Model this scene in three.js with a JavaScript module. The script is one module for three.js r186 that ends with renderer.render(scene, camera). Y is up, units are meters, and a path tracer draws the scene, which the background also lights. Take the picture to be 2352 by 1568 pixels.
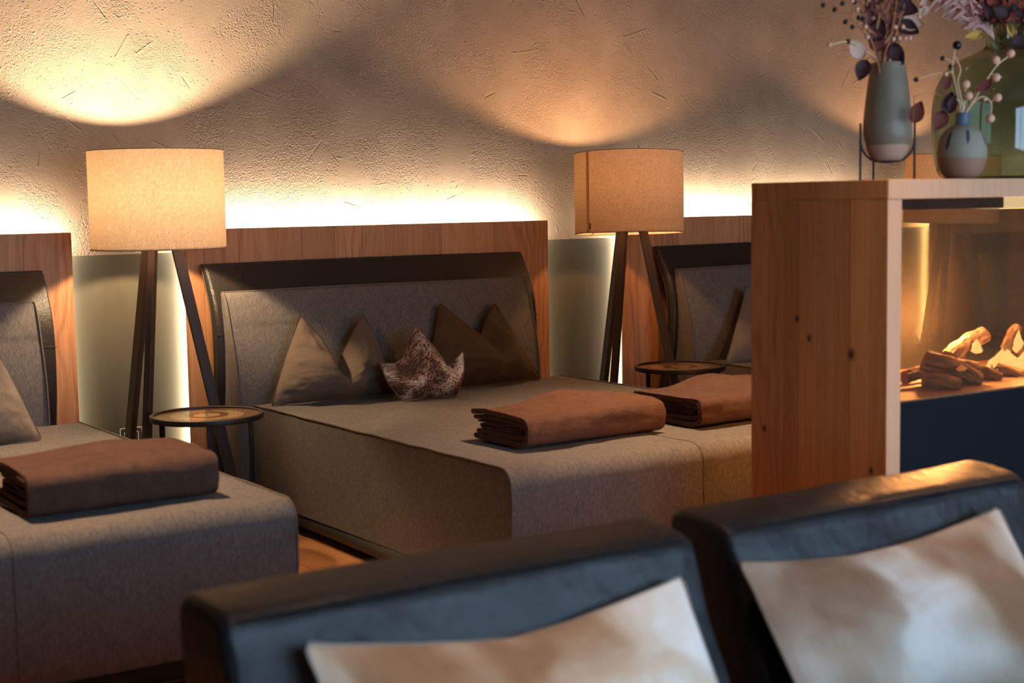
import * as THREE from 'three';
import { RoundedBoxGeometry } from 'three/addons/geometries/RoundedBoxGeometry.js';
import { mergeGeometries, toCreasedNormals } from 'three/addons/utils/BufferGeometryUtils.js';
import { RectAreaLightUniformsLib } from 'three/addons/lights/RectAreaLightUniformsLib.js';

// ------------------------------------------------------------------ camera, sky, exposure
RectAreaLightUniformsLib.init();
const scene = new THREE.Scene();
const EYE = 1.25, FPX = 3401.7, PITCH = 0.0945, ROLL = -0.0164, YAW = 0.5904;
const camera = new THREE.PerspectiveCamera(2 * Math.atan(784 / FPX) * 180 / Math.PI, 1.5, 0.05, 60);
camera.position.set(0, EYE, 0);
camera.lookAt(Math.sin(YAW) * Math.cos(PITCH), EYE - Math.sin(PITCH), -Math.cos(YAW) * Math.cos(PITCH));
camera.rotateZ(ROLL);
camera.focus = 6.3;
camera.userData.fStop = 2.8;
const renderer = new THREE.WebGLRenderer();
renderer.toneMapping = THREE.LinearToneMapping;
renderer.toneMappingExposure = 0.076;
renderer.shadowMap.enabled = true;
scene.background = new THREE.Color().setRGB(40, 62, 92);            // overcast evening sky outside the windows

// daylight that comes in through the three windows behind the camera
const DAY = new THREE.Color().setRGB(0.52, 0.77, 1.0), DAY_NITS = 44;
// lamps
const WARM = new THREE.Color().setRGB(1.0, 0.79, 0.55), AMBER = new THREE.Color().setRGB(1.0, 0.58, 0.30), DOWNC = new THREE.Color().setRGB(1.0, 0.64, 0.38), LEDC = new THREE.Color().setRGB(1.0, 0.84, 0.64), FIRE = new THREE.Color().setRGB(1.0, 0.45, 0.17);
const LED_NITS = 11000, LAMP_CD = [230, 62, 54], FIRE_CD = 64, DOWN_CD = 300;

// ------------------------------------------------------------------ helpers
const V = (x, y, z) => new THREE.Vector3(x, y, z);
function rng(seed) { let a = seed >>> 0; return () => { a = (a + 0x6D2B79F5) >>> 0; let t = a; t = Math.imul(t ^ (t >>> 15), t | 1); t ^= t + Math.imul(t ^ (t >>> 7), t | 61); return ((t ^ (t >>> 14)) >>> 0) / 4294967296; }; }
function hash2(x, y, s) { let h = Math.imul(x, 374761393) ^ Math.imul(y, 668265263) ^ Math.imul(s, 1274126177); h = Math.imul(h ^ (h >>> 13), 1274126177); return ((h ^ (h >>> 16)) >>> 0) / 4294967296; }
// tileable value noise: x, y in cells, px / py the periods in cells
function vn(x, y, px, py, s) {
  const xi = Math.floor(x), yi = Math.floor(y), fx = x - xi, fy = y - yi, u = fx * fx * (3 - 2 * fx), v = fy * fy * (3 - 2 * fy);
  const x0 = ((xi % px) + px) % px, x1 = (x0 + 1) % px, y0 = ((yi % py) + py) % py, y1 = (y0 + 1) % py;
  const a = hash2(x0, y0, s), b = hash2(x1, y0, s), c = hash2(x0, y1, s), d = hash2(x1, y1, s);
  return a + (b - a) * u + (c - a) * v + (a - b - c + d) * u * v;
}
function fbm(x, y, px, py, s, oct) { let t = 0, a = 0.5, n = 0; for (let k = 0; k < oct; k++) { t += a * vn(x, y, px, py, s + k); n += a; a *= 0.5; x *= 2; y *= 2; px *= 2; py *= 2; } return t / n; }
const noise3 = (x, y, z, s = 7) => (fbm(x + 31 * z, y + 17 * z, 4096, 4096, s, 3) - 0.5) * 2;
const clamp = (x, a = 0, b = 1) => Math.min(b, Math.max(a, x));
const smooth = (a, b, x) => { const t = clamp((x - a) / (b - a)); return t * t * (3 - 2 * t); };
function tex(w, h, metresW, metresH, fn, srgb = true) {
  const d = new Uint8Array(w * h * 4);
  for (let j = 0; j < h; j++) for (let i = 0; i < w; i++) {
    const c = fn(i / w, j / h, i, j), o = (j * w + i) * 4;
    if (typeof c === 'number') { d[o] = d[o + 1] = d[o + 2] = clamp(c) * 255; } else { d[o] = clamp(c[0]) * 255; d[o + 1] = clamp(c[1]) * 255; d[o + 2] = clamp(c[2]) * 255; }
    d[o + 3] = 255;
  }
  const t = new THREE.DataTexture(d, w, h); t.magFilter = THREE.LinearFilter; t.minFilter = THREE.LinearMipmapLinearFilter; t.generateMipmaps = true;
  t.wrapS = t.wrapT = THREE.RepeatWrapping; t.repeat.set(1 / metresW, 1 / metresH); if (srgb) t.colorSpace = THREE.SRGBColorSpace; t.needsUpdate = true; return t;
}
const mix3 = (a, b, t) => [a[0] + (b[0] - a[0]) * t, a[1] + (b[1] - a[1]) * t, a[2] + (b[2] - a[2]) * t];
const rgb = (r, g, b) => [r / 255, g / 255, b / 255];
const hex = (r, g, b) => new THREE.Color().setRGB(r / 255, g / 255, b / 255, THREE.SRGBColorSpace);
const phys = (o) => new THREE.MeshPhysicalMaterial(o);

const counts = {};
function numbered(n) { counts[n] = (counts[n] ?? -1) + 1; return counts[n] ? n + '_' + String(counts[n]).padStart(3, '0') : n; }
function mesh(name, geo, mat, parent) { const m = new THREE.Mesh(geo, mat); m.name = parent ? name : numbered(name); m.castShadow = m.receiveShadow = true; (parent || scene).add(m); return m; }
function thing(name, label, category, [x, y, z] = [0, 0, 0], group) { const g = new THREE.Group(); g.name = numbered(name); g.position.set(x, y, z); scene.add(g); g.userData = { label, category }; if (group) g.userData.group = group; return g; }
function tag(o, label, category, group) { o.userData = { ...o.userData, label, category }; if (group) o.userData.group = group; return o; }
function struct(name, geo, mat, label, category) { const m = geo ? mesh(name, geo, mat) : (() => { const g = new THREE.Group(); g.name = numbered(name); scene.add(g); return g; })(); m.userData = { kind: 'structure', label, category }; return m; }
function copy(o, label) { const c = o.clone(); c.name = numbered(o.name.replace(/_\d{3}$/, '')); c.userData = { ...o.userData, label }; scene.add(c); return c; }

// uv in metres from position, by the way each face points
function boxUV(geo, ou = 0, ov = 0) {
  const g = geo.index ? geo.toNonIndexed() : geo, p = g.attributes.position, uv = new Float32Array(p.count * 2), a = V(), b = V(), c = V();
  for (let i = 0; i < p.count; i += 3) {
    a.fromBufferAttribute(p, i); b.fromBufferAttribute(p, i + 1); c.fromBufferAttribute(p, i + 2);
    const n = b.clone().sub(a).cross(c.clone().sub(a)), ax = Math.abs(n.x), ay = Math.abs(n.y), az = Math.abs(n.z);
    [a, b, c].forEach((q, k) => { const u = az >= ax && az >= ay ? [q.x, q.y] : ax >= ay ? [q.z, q.y] : [q.x, q.z]; uv[(i + k) * 2] = u[0] + ou; uv[(i + k) * 2 + 1] = u[1] + ov; });
  }
  g.setAttribute('uv', new THREE.BufferAttribute(uv, 2)); return g;
}
const box = (x0, x1, y0, y1, z0, z1, ou, ov) => { const g = new THREE.BoxGeometry(x1 - x0, y1 - y0, z1 - z0); g.translate((x0 + x1) / 2, (y0 + y1) / 2, (z0 + z1) / 2); return boxUV(g, ou, ov); };
const rbox = (x0, x1, y0, y1, z0, z1, r, seg = 3, ou, ov) => { const g = new RoundedBoxGeometry(x1 - x0, y1 - y0, z1 - z0, seg, r); g.translate((x0 + x1) / 2, (y0 + y1) / 2, (z0 + z1) / 2); return boxUV(g, ou, ov); };
const tube = (pts, r, seg = 40, rad = 8, closed = false) => new THREE.TubeGeometry(new THREE.CatmullRomCurve3(pts, closed), seg, r, rad, closed);
function flip(g) { const q = g.index ? g.toNonIndexed() : g; for (const k of Object.keys(q.attributes)) { const a = q.attributes[k], n = a.itemSize, t = a.array; for (let i = 0; i < a.count; i += 3) for (let c = 0; c < n; c++) { const s = t[(i + 1) * n + c]; t[(i + 1) * n + c] = t[(i + 2) * n + c]; t[(i + 2) * n + c] = s; } } if (q.attributes.normal) { const t = q.attributes.normal.array; for (let i = 0; i < t.length; i++) t[i] = -t[i]; } return q; }
// closed outline of [z, y] points swept along x with rounded ends
function extrudeX(pts, x0, x1, bevel, steps = 1, crease = 0.7) {
  const s = new THREE.Shape(pts.map(([z, y]) => new THREE.Vector2(z, y)));
  let g = new THREE.ExtrudeGeometry(s, { depth: x1 - x0 - 2 * bevel, bevelEnabled: bevel > 0, bevelSize: bevel, bevelThickness: bevel, bevelSegments: 4, bevelOffset: -bevel, steps });
  const p = g.attributes.position; for (let i = 0; i < p.count; i++) { const z = p.getX(i), y = p.getY(i), x = p.getZ(i) + x0 + bevel; p.setXYZ(i, x, y, z); }
  g = flip(g); g.deleteAttribute('normal'); g = toCreasedNormals(g, crease); return boxUV(g);
}
// dense grid surface f(u, v) -> Vector3
function grid(nu, nv, f, uvs = [1, 1]) {
  const pos = [], uv = [], idx = [];
  for (let j = 0; j <= nv; j++) for (let i = 0; i <= nu; i++) { const q = f(i / nu, j / nv); pos.push(q.x, q.y, q.z); uv.push(i / nu * uvs[0], j / nv * uvs[1]); }
  for (let j = 0; j < nv; j++) for (let i = 0; i < nu; i++) { const a = j * (nu + 1) + i, b = a + 1, c = a + nu + 1, d = c + 1; idx.push(a, b, d, a, d, c); }
  const g = new THREE.BufferGeometry(); g.setAttribute('position', new THREE.Float32BufferAttribute(pos, 3)); g.setAttribute('uv', new THREE.Float32BufferAttribute(uv, 2)); g.setIndex(idx); g.computeVertexNormals(); return g;
}
const bare = (g) => { const q = g.index ? g.toNonIndexed() : g.clone(); for (const k of Object.keys(q.attributes)) if (!['position', 'normal', 'uv'].includes(k)) q.deleteAttribute(k); return q; };
const merge = (list) => mergeGeometries(list.map(bare));
// where the line of sight through a photograph point meets a vertical plane z: used once to read real positions off the picture
const fwd = V(Math.sin(YAW) * Math.cos(PITCH), -Math.sin(PITCH), -Math.cos(YAW) * Math.cos(PITCH)), rgt = V(Math.cos(YAW), 0, Math.sin(YAW)), upv = rgt.clone().cross(fwd);
function spot(px, py, z) { const c = Math.cos(ROLL), s = Math.sin(ROLL), a = px - 1176, b = py - 784, u = c * a + s * b, v = -s * a + c * b; const d = fwd.clone().addScaledVector(rgt, u / FPX).addScaledVector(upv, -v / FPX); d.multiplyScalar(z / d.z); d.y += EYE; return d; }

// ------------------------------------------------------------------ materials
// plaster: fine sand, rough and smooth patches, trowel ridges
const PW = 2048, PM = 4.096;
const ridge = new Float32Array(PW * PW), rp = rng(11);
for (let k = 0; k < 330; k++) {
  const x0 = rp() * PW, y0 = rp() * PW, a = (rp() - 0.5) * 2.2 + (rp() < 0.3 ? 1.2 : 0), len = 15 + rp() * rp() * 95, h = (rp() < 0.45 ? -1 : 1) * (0.35 + 0.65 * rp()), bend = (rp() - 0.5) * 0.004, w = 0.8 + rp() * 1.1;
  for (let t = 0; t < len; t += 0.5) { const x = x0 + Math.cos(a + bend * t) * t, y = y0 + Math.sin(a + bend * t) * t, e = Math.min(1, t / 6, (len - t) / 6); for (let dy = -3; dy <= 3; dy++) for (let dx = -3; dx <= 3; dx++) { const X = Math.floor(x) + dx, Y = Math.floor(y) + dy, d = Math.hypot(X - x, Y - y), o = ((Y % PW) + PW) % PW * PW + ((X % PW) + PW) % PW, val = h * e * Math.exp(-d * d / (w * w)); if (Math.abs(val) > Math.abs(ridge[o])) ridge[o] = val; } }
}
const pitA = new Float32Array(PW * PW);
for (let k = 0; k < 26000; k++) { const x = Math.floor(rp() * PW), y = Math.floor(rp() * PW); if (vn(x / 64, y / 64, 32, 32, 90) < 0.42) continue; const s = 0.5 + rp(), e = rp() < 0.25 ? 1 : -1; for (let dy = -1; dy <= 1; dy++) for (let dx = -1; dx <= 1; dx++) pitA[((y + dy + PW) % PW) * PW + (x + dx + PW) % PW] += e * s * (dx || dy ? 0.4 : 1); }
const plasterH = new Float32Array(PW * PW);
const plasterBump = tex(PW, PW, PM, PM, (u, v, i, j) => {
  const patch = smooth(0.4, 0.62, fbm(u * 26, v * 26, 26, 26, 3, 3)), grain = (hash2(i, j, 5) * 0.4 + vn(u * 1400, v * 1400, 1400, 1400, 6) * 0.6) - 0.5, lump = fbm(u * 90, v * 130, 90, 130, 8, 3) - 0.5, broad = fbm(u * 14, v * 18, 14, 18, 12, 2) - 0.5;
  const o = j * PW + i, h = 0.5 + grain * (0.07 + 0.2 * patch) + lump * 0.025 + broad * 0.08 + ridge[o] * 0.22 - Math.max(0, -pitA[o]) * 0.12 + Math.max(0, pitA[o]) * 0.16; plasterH[o] = h; return h;
}, false);
const plasterCol = tex(PW / 2, PW / 2, PM, PM, (u, v, i, j) => { const m = fbm(u * 20, v * 20, 20, 20, 21, 4), f = hash2(i, j, 22), pit = pitA[j * 2 * PW + i * 2]; return mix3(mix3(rgb(112, 95, 80), rgb(136, 118, 100), m), rgb(214, 200, 178), clamp(pit * 0.5) + f * 0.05); });
const M = {};
M.plaster = phys({ map: plasterCol, bumpMap: plasterBump, bumpScale: 0.02, roughness: 0.93, specularIntensity: 0.3 });
M.panel = phys({ color: hex(78, 74, 61), roughness: 0.75, specularIntensity: 0.35, bumpMap: tex(256, 256, 0.3, 0.3, (u, v, i, j) => hash2(i, j, 4) * 0.4 + vn(u * 60, v * 60, 60, 60, 9) * 0.6, false), bumpScale: 0.0004 });
M.ceiling = phys({ color: hex(120, 102, 86), roughness: 0.95 });
M.wallSide = phys({ map: plasterCol, roughness: 0.95 });
// oak: long fibres, growth arches, knots; knots = [u, v, size] in the tile
function oak(seed, mw, mh, W, H, light, dark, knots = []) {
  const gr = (u, v) => {
    let ku = u, dk = 0;
    for (const [kx, ky, ks] of knots) { const dx = (u - kx) * mw, dy = (v - ky) * mh, r = Math.hypot(dx, dy * 0.45) / ks; ku += (dx > 0 ? 1 : -1) * 0.35 * ks / mw * Math.exp(-r * r * 0.35); dk = Math.max(dk, Math.exp(-Math.pow(Math.hypot(dx, dy * 0.75) / (ks * 0.33), 2))); }
    return [ku, dk];
  };
  return tex(W, H, mw, mh, (u, v, i, j) => {
    const [ku, dk] = gr(u, v), warp = fbm(ku * 6 * mw, v * 2 * mh, Math.max(1, Math.round(6 * mw)), Math.round(2 * mh), seed, 3), ring = Math.pow(0.5 + 0.5 * Math.sin((ku * mw * 26 + warp * 5.5) * 6.283), 3), arch = smooth(0.35, 0.7, vn(u * mw * 5, 0.5, Math.max(1, Math.round(5 * mw)), 1, seed + 3));
    const fib = fbm(ku * mw * 300, v * mh * 7, Math.round(300 * mw), Math.round(7 * mh), seed + 5, 3), pore = vn(ku * mw * 900, v * mh * 34, Math.round(900 * mw), Math.round(34 * mh), seed + 9), tone = fbm(u * mw * 5, v * mh * 0.8, Math.max(1, Math.round(5 * mw)), Math.max(1, Math.round(mh * 0.8)), seed + 14, 3);
    const t = 0.22 + ring * arch * 0.3 + (fib - 0.5) * 0.55 + (tone - 0.5) * 0.7 + (pore > 0.86 ? 0.14 : 0);
    return mix3(mix3(light, dark, clamp(t)), rgb(38, 22, 13), dk * 0.92);
  });
}
M.oak = phys({ map: oak(31, 1.6, 2.4, 1024, 1024, rgb(200, 148, 106), rgb(136, 84, 50), [[0.12, 0.36, 0.05], [0.56, 0.78, 0.07], [0.83, 0.17, 0.045], [0.41, 0.08, 0.035]]), roughness: 0.55, specularIntensity: 0.4 });
M.oakB = phys({ map: oak(57, 1.6, 2.4, 1024, 1024, rgb(190, 138, 98), rgb(128, 80, 50), [[0.3, 0.62, 0.06], [0.7, 0.3, 0.05]]), roughness: 0.55, specularIntensity: 0.4 });
M.oakC = M.oak.clone(); M.oakC.color = new THREE.Color().setRGB(0.82, 0.8, 0.78); M.oakD = M.oakB.clone(); M.oakD.color = new THREE.Color().setRGB(1.1, 1.08, 1.04);
M.oakCol = phys({ map: oak(77, 0.52, 1.3, 512, 1024, rgb(202, 142, 88), rgb(148, 92, 50), [[0.37, 0.70, 0.02], [0.46, 0.66, 0.02], [0.76, 0.635, 0.032], [0.12, 0.45, 0.02], [0.8, 0.34, 0.035], [0.9, 0.4, 0.02]]), roughness: 0.5, specularIntensity: 0.4 });
M.oakColB = M.oakCol.clone(); M.oakColB.color = new THREE.Color().setRGB(1.12, 1.1, 1.06); M.oakColC = M.oakCol.clone(); M.oakColC.color = new THREE.Color().setRGB(0.9, 0.87, 0.84);
M.oakEdge = phys({ map: oak(91, 0.8, 2.4, 256, 512, rgb(214, 160, 122), rgb(196, 140, 104)), roughness: 0.6, specularIntensity: 0.35 });
M.floor = phys({ map: oak(101, 0.9, 2.4, 512, 1024, rgb(190, 134, 86), rgb(132, 84, 48)), roughness: 0.42, specularIntensity: 0.5 });
M.floorB = phys({ map: oak(121, 0.9, 2.4, 512, 1024, rgb(178, 122, 76), rgb(120, 76, 44)), roughness: 0.42, specularIntensity: 0.5 });
M.darkWood = phys({ map: oak(141, 0.3, 1.2, 128, 512, rgb(64, 50, 40), rgb(34, 26, 22)), roughness: 0.5, specularIntensity: 0.45 });
// melange upholstery: vertical slubs and a fine weave
const fabBump = tex(512, 512, 0.3, 0.3, (u, v, i, j) => 0.25 * ((i + j) % 4 < 2 ? 1 : 0) + 0.4 * fbm(u * 150, v * 22, 150, 22, 40, 2) + 0.35 * hash2(i, j, 41), false);
const melange = (a, b, s) => tex(512, 512, 0.36, 0.36, (u, v, i, j) => mix3(a, b, clamp(0.5 + (fbm(u * 170, v * 36, 170, 36, s, 2) - 0.5) * 0.9 + (hash2(i, j, s + 3) - 0.5) * 0.9)));
M.fabric = phys({ map: melange(rgb(74, 71, 71), rgb(122, 115, 108), 44), bumpMap: fabBump, bumpScale: 0.0007, roughness: 0.95, specularIntensity: 0.15, sheen: 0.35, sheenRoughness: 0.6, sheenColor: hex(150, 145, 140) });
M.piping = phys({ map: melange(rgb(84, 77, 72), rgb(112, 103, 96), 46), roughness: 0.95, specularIntensity: 0.15 });
const leatherBump = tex(512, 512, 0.25, 0.25, (u, v) => 0.55 * fbm(u * 110, v * 110, 110, 110, 50, 2) + 0.45 * fbm(u * 9, v * 9, 9, 9, 52, 3), false);
M.leather = phys({ color: hex(34, 30, 27), bumpMap: leatherBump, bumpScale: 0.0016, roughness: 0.42, specularIntensity: 0.55 });
M.leatherSeam = phys({ color: hex(24, 21, 19), roughness: 0.6 });
const sofaBump = tex(512, 512, 0.5, 0.5, (u, v) => 0.25 * fbm(u * 160, v * 160, 160, 160, 55, 2) + 0.75 * Math.pow(1 - Math.abs(2 * fbm(u * 7, v * 5, 7, 5, 57, 4) - 1), 2), false);
M.sofa = phys({ color: hex(31, 31, 33), bumpMap: sofaBump, bumpScale: 0.0025, roughness: 0.44, specularIntensity: 0.6 });
const velvetBump = tex(512, 512, 0.5, 0.5, (u, v, i, j) => 0.8 * fbm(u * 8, v * 10, 8, 10, 60, 4) + 0.2 * hash2(i, j, 61), false);
const velvet = (r, g, b, s) => phys({ map: tex(256, 256, 0.5, 0.5, (u, v, i, j) => mix3(rgb(r * 0.86, g * 0.86, b * 0.86), rgb(r * 1.12, g * 1.12, b * 1.12), clamp(fbm(u * 8, v * 8, 8, 8, s, 4) + (hash2(i, j, s) - 0.5) * 0.2))), bumpMap: velvetBump, bumpScale: 0.008, roughness: 0.72, specularIntensity: 0.3, sheen: 1.0, sheenRoughness: 0.35, sheenColor: hex(r * 1.6, g * 1.58, b * 1.56) });
M.velvetTaupe = velvet(98, 85, 74, 63); M.velvetBrown = velvet(80, 63, 46, 66); M.velvetGrey = velvet(116, 104, 92, 69);
M.pattern = phys({
  map: tex(512, 512, 0.3, 0.3, (u, v) => { const n = fbm(u * 56 + 3 * fbm(u * 9, v * 9, 9, 9, 71, 2), v * 110, 56, 110, 72, 3), big = fbm(u * 5, v * 5, 5, 5, 74, 2), edge = smooth(0.43, 0.52, n + (big - 0.5) * 0.5); return mix3(rgb(66, 48, 43), mix3(rgb(132, 106, 92), rgb(206, 196, 186), smooth(0.3, 0.75, big)), edge * 0.85); }),
  bumpMap: velvetBump, bumpScale: 0.004, roughness: 0.75, specularIntensity: 0.3, sheen: 0.6, sheenRoughness: 0.4, sheenColor: hex(170, 150, 138)
});
const pileBump = tex(512, 512, 0.3, 0.3, (u, v, i, j) => 0.6 * fbm(u * 90, v * 90, 90, 90, 80, 2) + 0.4 * hash2(i, j, 81), false);
const pile = (r, g, b, s) => phys({ map: tex(512, 512, 0.4, 0.4, (u, v, i, j) => mix3(rgb(r * 0.75, g * 0.75, b * 0.75), rgb(r * 1.15, g * 1.15, b * 1.15), clamp(0.15 + fbm(u * 14, v * 14, 14, 14, s, 3) * 0.6 + fbm(u * 90, v * 90, 90, 90, s + 2, 2) * 0.3))), bumpMap: pileBump, bumpScale: 0.005, roughness: 0.95, specularIntensity: 0.1, sheen: 0.9, sheenRoughness: 0.5, sheenColor: hex(r * 1.3, g * 1.2, b * 1.15) });
M.blanket = pile(98, 71, 57, 83); M.blanketDark = pile(86, 65, 56, 86);
const hide = (pale, mid, brown, s, lo) => phys({ map: tex(512, 512, 0.9, 0.9, (u, v) => { const p = fbm(u * 4 + fbm(u * 7, v * 7, 7, 7, s, 2) * 0.7, v * 3, 4, 3, s + 1, 3), hair = fbm(u * 120, v * 26, 120, 26, s + 2, 2); return mix3(mix3(pale, mid, smooth(lo, lo + 0.24, p)), brown, clamp(smooth(lo + 0.18, lo + 0.42, p) * 0.75 + (hair - 0.5) * 0.12)); }), bumpMap: pileBump, bumpScale: 0.002, roughness: 0.7, specularIntensity: 0.3, sheen: 0.4, sheenRoughness: 0.5, sheenColor: hex(235, 225, 215) });
M.cowhide = hide(rgb(226, 222, 214), rgb(200, 180, 156), rgb(140, 98, 66), 95, 0.33); M.cowhideGrey = hide(rgb(200, 194, 186), rgb(160, 142, 124), rgb(108, 74, 50), 195, 0.3);
M.metal = phys({ color: hex(34, 32, 32), roughness: 0.45, metalness: 0.55 });
M.blackMetal = phys({ color: hex(20, 18, 18), roughness: 0.5, metalness: 0.4 });
const linen = (r, g, b, s) => tex(512, 512, 0.3, 0.3, (u, v, i, j) => mix3(rgb(r * 0.88, g * 0.86, b * 0.84), rgb(r, g, b), clamp(0.5 + (fbm(u * 110, v * 34, 110, 34, s, 2) - 0.5) * 1.3 + (fbm(u * 40, v * 120, 40, 120, s + 4, 2) - 0.5) * 0.7)));
M.shade = phys({ map: linen(214, 172, 130, 110), roughness: 1, transmission: 0.027, thickness: 0, specularIntensity: 0.1, side: THREE.DoubleSide });
M.diffuser = phys({ color: hex(225, 212, 194), roughness: 0.7, transmission: 0.92, thickness: 0, side: THREE.DoubleSide });
M.shadeTrim = phys({ color: hex(112, 92, 76), roughness: 0.9 });
M.shadeSeam = phys({ color: hex(226, 196, 160), roughness: 1, transmission: 0.75, thickness: 0 });
M.tagBlack = phys({ color: hex(20, 18, 18), roughness: 0.8 });
M.glass = phys({ color: 0xffffff, roughness: 0.02, transmission: 1, thickness: 0, ior: 1.5 });
M.glassFire = phys({ color: hex(232, 224, 206), roughness: 0.02, transmission: 0.985, thickness: 0, ior: 1.5 });
M.glassGreen = phys({ color: hex(214, 232, 214), roughness: 0.02, transmission: 1, thickness: 0.01, ior: 1.5, attenuationColor: hex(110, 160, 138), attenuationDistance: 0.24 });
M.navy = phys({ color: hex(17, 20, 26), roughness: 0.6, specularIntensity: 0.2 });
M.tray = phys({ color: hex(120, 84, 54), roughness: 0.55, metalness: 0.2 });
M.bark = phys({ map: tex(256, 256, 0.2, 0.2, (u, v, i, j) => mix3(rgb(60, 42, 32), rgb(186, 144, 112), clamp(fbm(u * 20, v * 5, 20, 5, 130, 4) * 1.3 - 0.15))), bumpMap: tex(256, 256, 0.2, 0.2, (u, v) => fbm(u * 22, v * 5, 22, 5, 132, 4), false), bumpScale: 0.02, roughness: 0.95 });
M.logEnd = phys({ map: tex(128, 128, 0.05, 0.05, (u, v, i, j) => mix3(rgb(150, 140, 132), rgb(96, 84, 76), fbm(u * 12, v * 12, 12, 12, 134, 3))), roughness: 0.95 });
M.flame = phys({ color: 0x000000, emissive: new THREE.Color().setRGB(1, 0.62, 0.24), emissiveIntensity: 26, roughness: 1 });
M.ember = phys({ color: hex(70, 30, 20), emissive: new THREE.Color().setRGB(1, 0.34, 0.1), emissiveIntensity: 9, roughness: 1 });
M.bulb = phys({ color: 0x000000, emissive: WARM, emissiveIntensity: 60 });
M.ledGlow = phys({ color: 0x000000, emissive: LEDC, emissiveIntensity: 160 });
M.ceramic = phys({ map: tex(256, 256, 0.5, 0.5, (u, v) => mix3(rgb(116, 99, 80), rgb(136, 119, 98), fbm(u * 14, v * 14, 14, 14, 150, 4))), roughness: 0.36, specularIntensity: 0.5 });
M.ceramicBase = phys({ color: hex(176, 134, 106), roughness: 0.8 });
M.chrome = phys({ color: hex(232, 222, 204), roughness: 0.35 });
M.socket = phys({ color: hex(54, 50, 46), roughness: 0.4 });
M.leafDark = phys({ color: hex(56, 27, 26), roughness: 0.55, specularIntensity: 0.4, side: THREE.DoubleSide });
M.leafRust = phys({ color: hex(104, 42, 28), roughness: 0.8, side: THREE.DoubleSide });
M.leafYellow = phys({ color: hex(196, 144, 62), roughness: 0.8, side: THREE.DoubleSide });
M.leafPale = phys({ color: hex(206, 160, 136), roughness: 0.8, side: THREE.DoubleSide });
M.berryDark = phys({ color: hex(38, 26, 26), roughness: 0.25, specularIntensity: 0.7 });
M.berryPale = phys({ color: hex(222, 164, 132), roughness: 0.7 });
M.twig = phys({ color: hex(168, 104, 66), roughness: 0.85 });
M.twigPale = phys({ color: hex(220, 176, 136), roughness: 0.8 });
M.plume = phys({ color: hex(190, 138, 124), roughness: 1 });
M.plumeRed = phys({ color: hex(128, 54, 38), roughness: 1 });

// ------------------------------------------------------------------ the room
const ZW = -5.83, ZP = -5.78, ZH = -5.68, HX0 = 2.236, HX1 = 4.019, STEP = 2.243;
const RX0 = -3.6, RX1 = 10.2, RZ1 = 1.5, RH = 2.75;
const floor = struct('floor', null, null, 'warm oak plank floor of the lounge', 'floor');
mesh('subfloor', box(RX0, RX1, -0.12, -0.012, ZW - 0.1, RZ1), M.darkWood, floor);
{
  const r = rng(5), w = 0.215, geos = [];
  for (let k = 0; k < 6; k++) geos.push([box(0, w - 0.0025, -0.012, 0, 0, 2.347, k * 0.31, k * 0.53), k % 2 ? M.floor : M.floorB]);
  for (let i = 0; RX0 + i * w < RX1 - 0.02; i++) { let z = ZW - 0.1 - r() * 2; for (; z < RZ1; z += 2.35) { if (z + 2.3 < ZW || z > RZ1) continue; const [g, m] = geos[Math.floor(r() * 6)], p = mesh('plank', g, m, floor); p.position.set(RX0 + i * w, 0, z); } }
}
struct('wall_back', box(RX0, RX1, 0, RH, ZW - 0.2, ZW), M.plaster, 'taupe trowelled plaster wall behind the beds', 'wall');
struct('trim_1', box(RX0, RX1, 0, 1.062, ZW, ZP), M.panel, 'smooth grey wainscot panel along the foot of the plaster wall', 'wall panel');
struct('ceiling', box(RX0, RX1, RH, RH + 0.2, ZW - 0.2, RZ1 + 0.2), M.ceiling, 'plain pale ceiling', 'ceiling');
struct('wall_left', box(RX0 - 0.2, RX0, 0, RH, ZW - 0.2, RZ1 + 0.2), M.wallSide, 'plaster wall at the left end of the room', 'wall');
struct('wall_right', box(RX1, RX1 + 0.2, 0, RH, ZW - 0.2, RZ1 + 0.2), M.wallSide, 'plaster wall at the right end of the room', 'wall');
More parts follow.
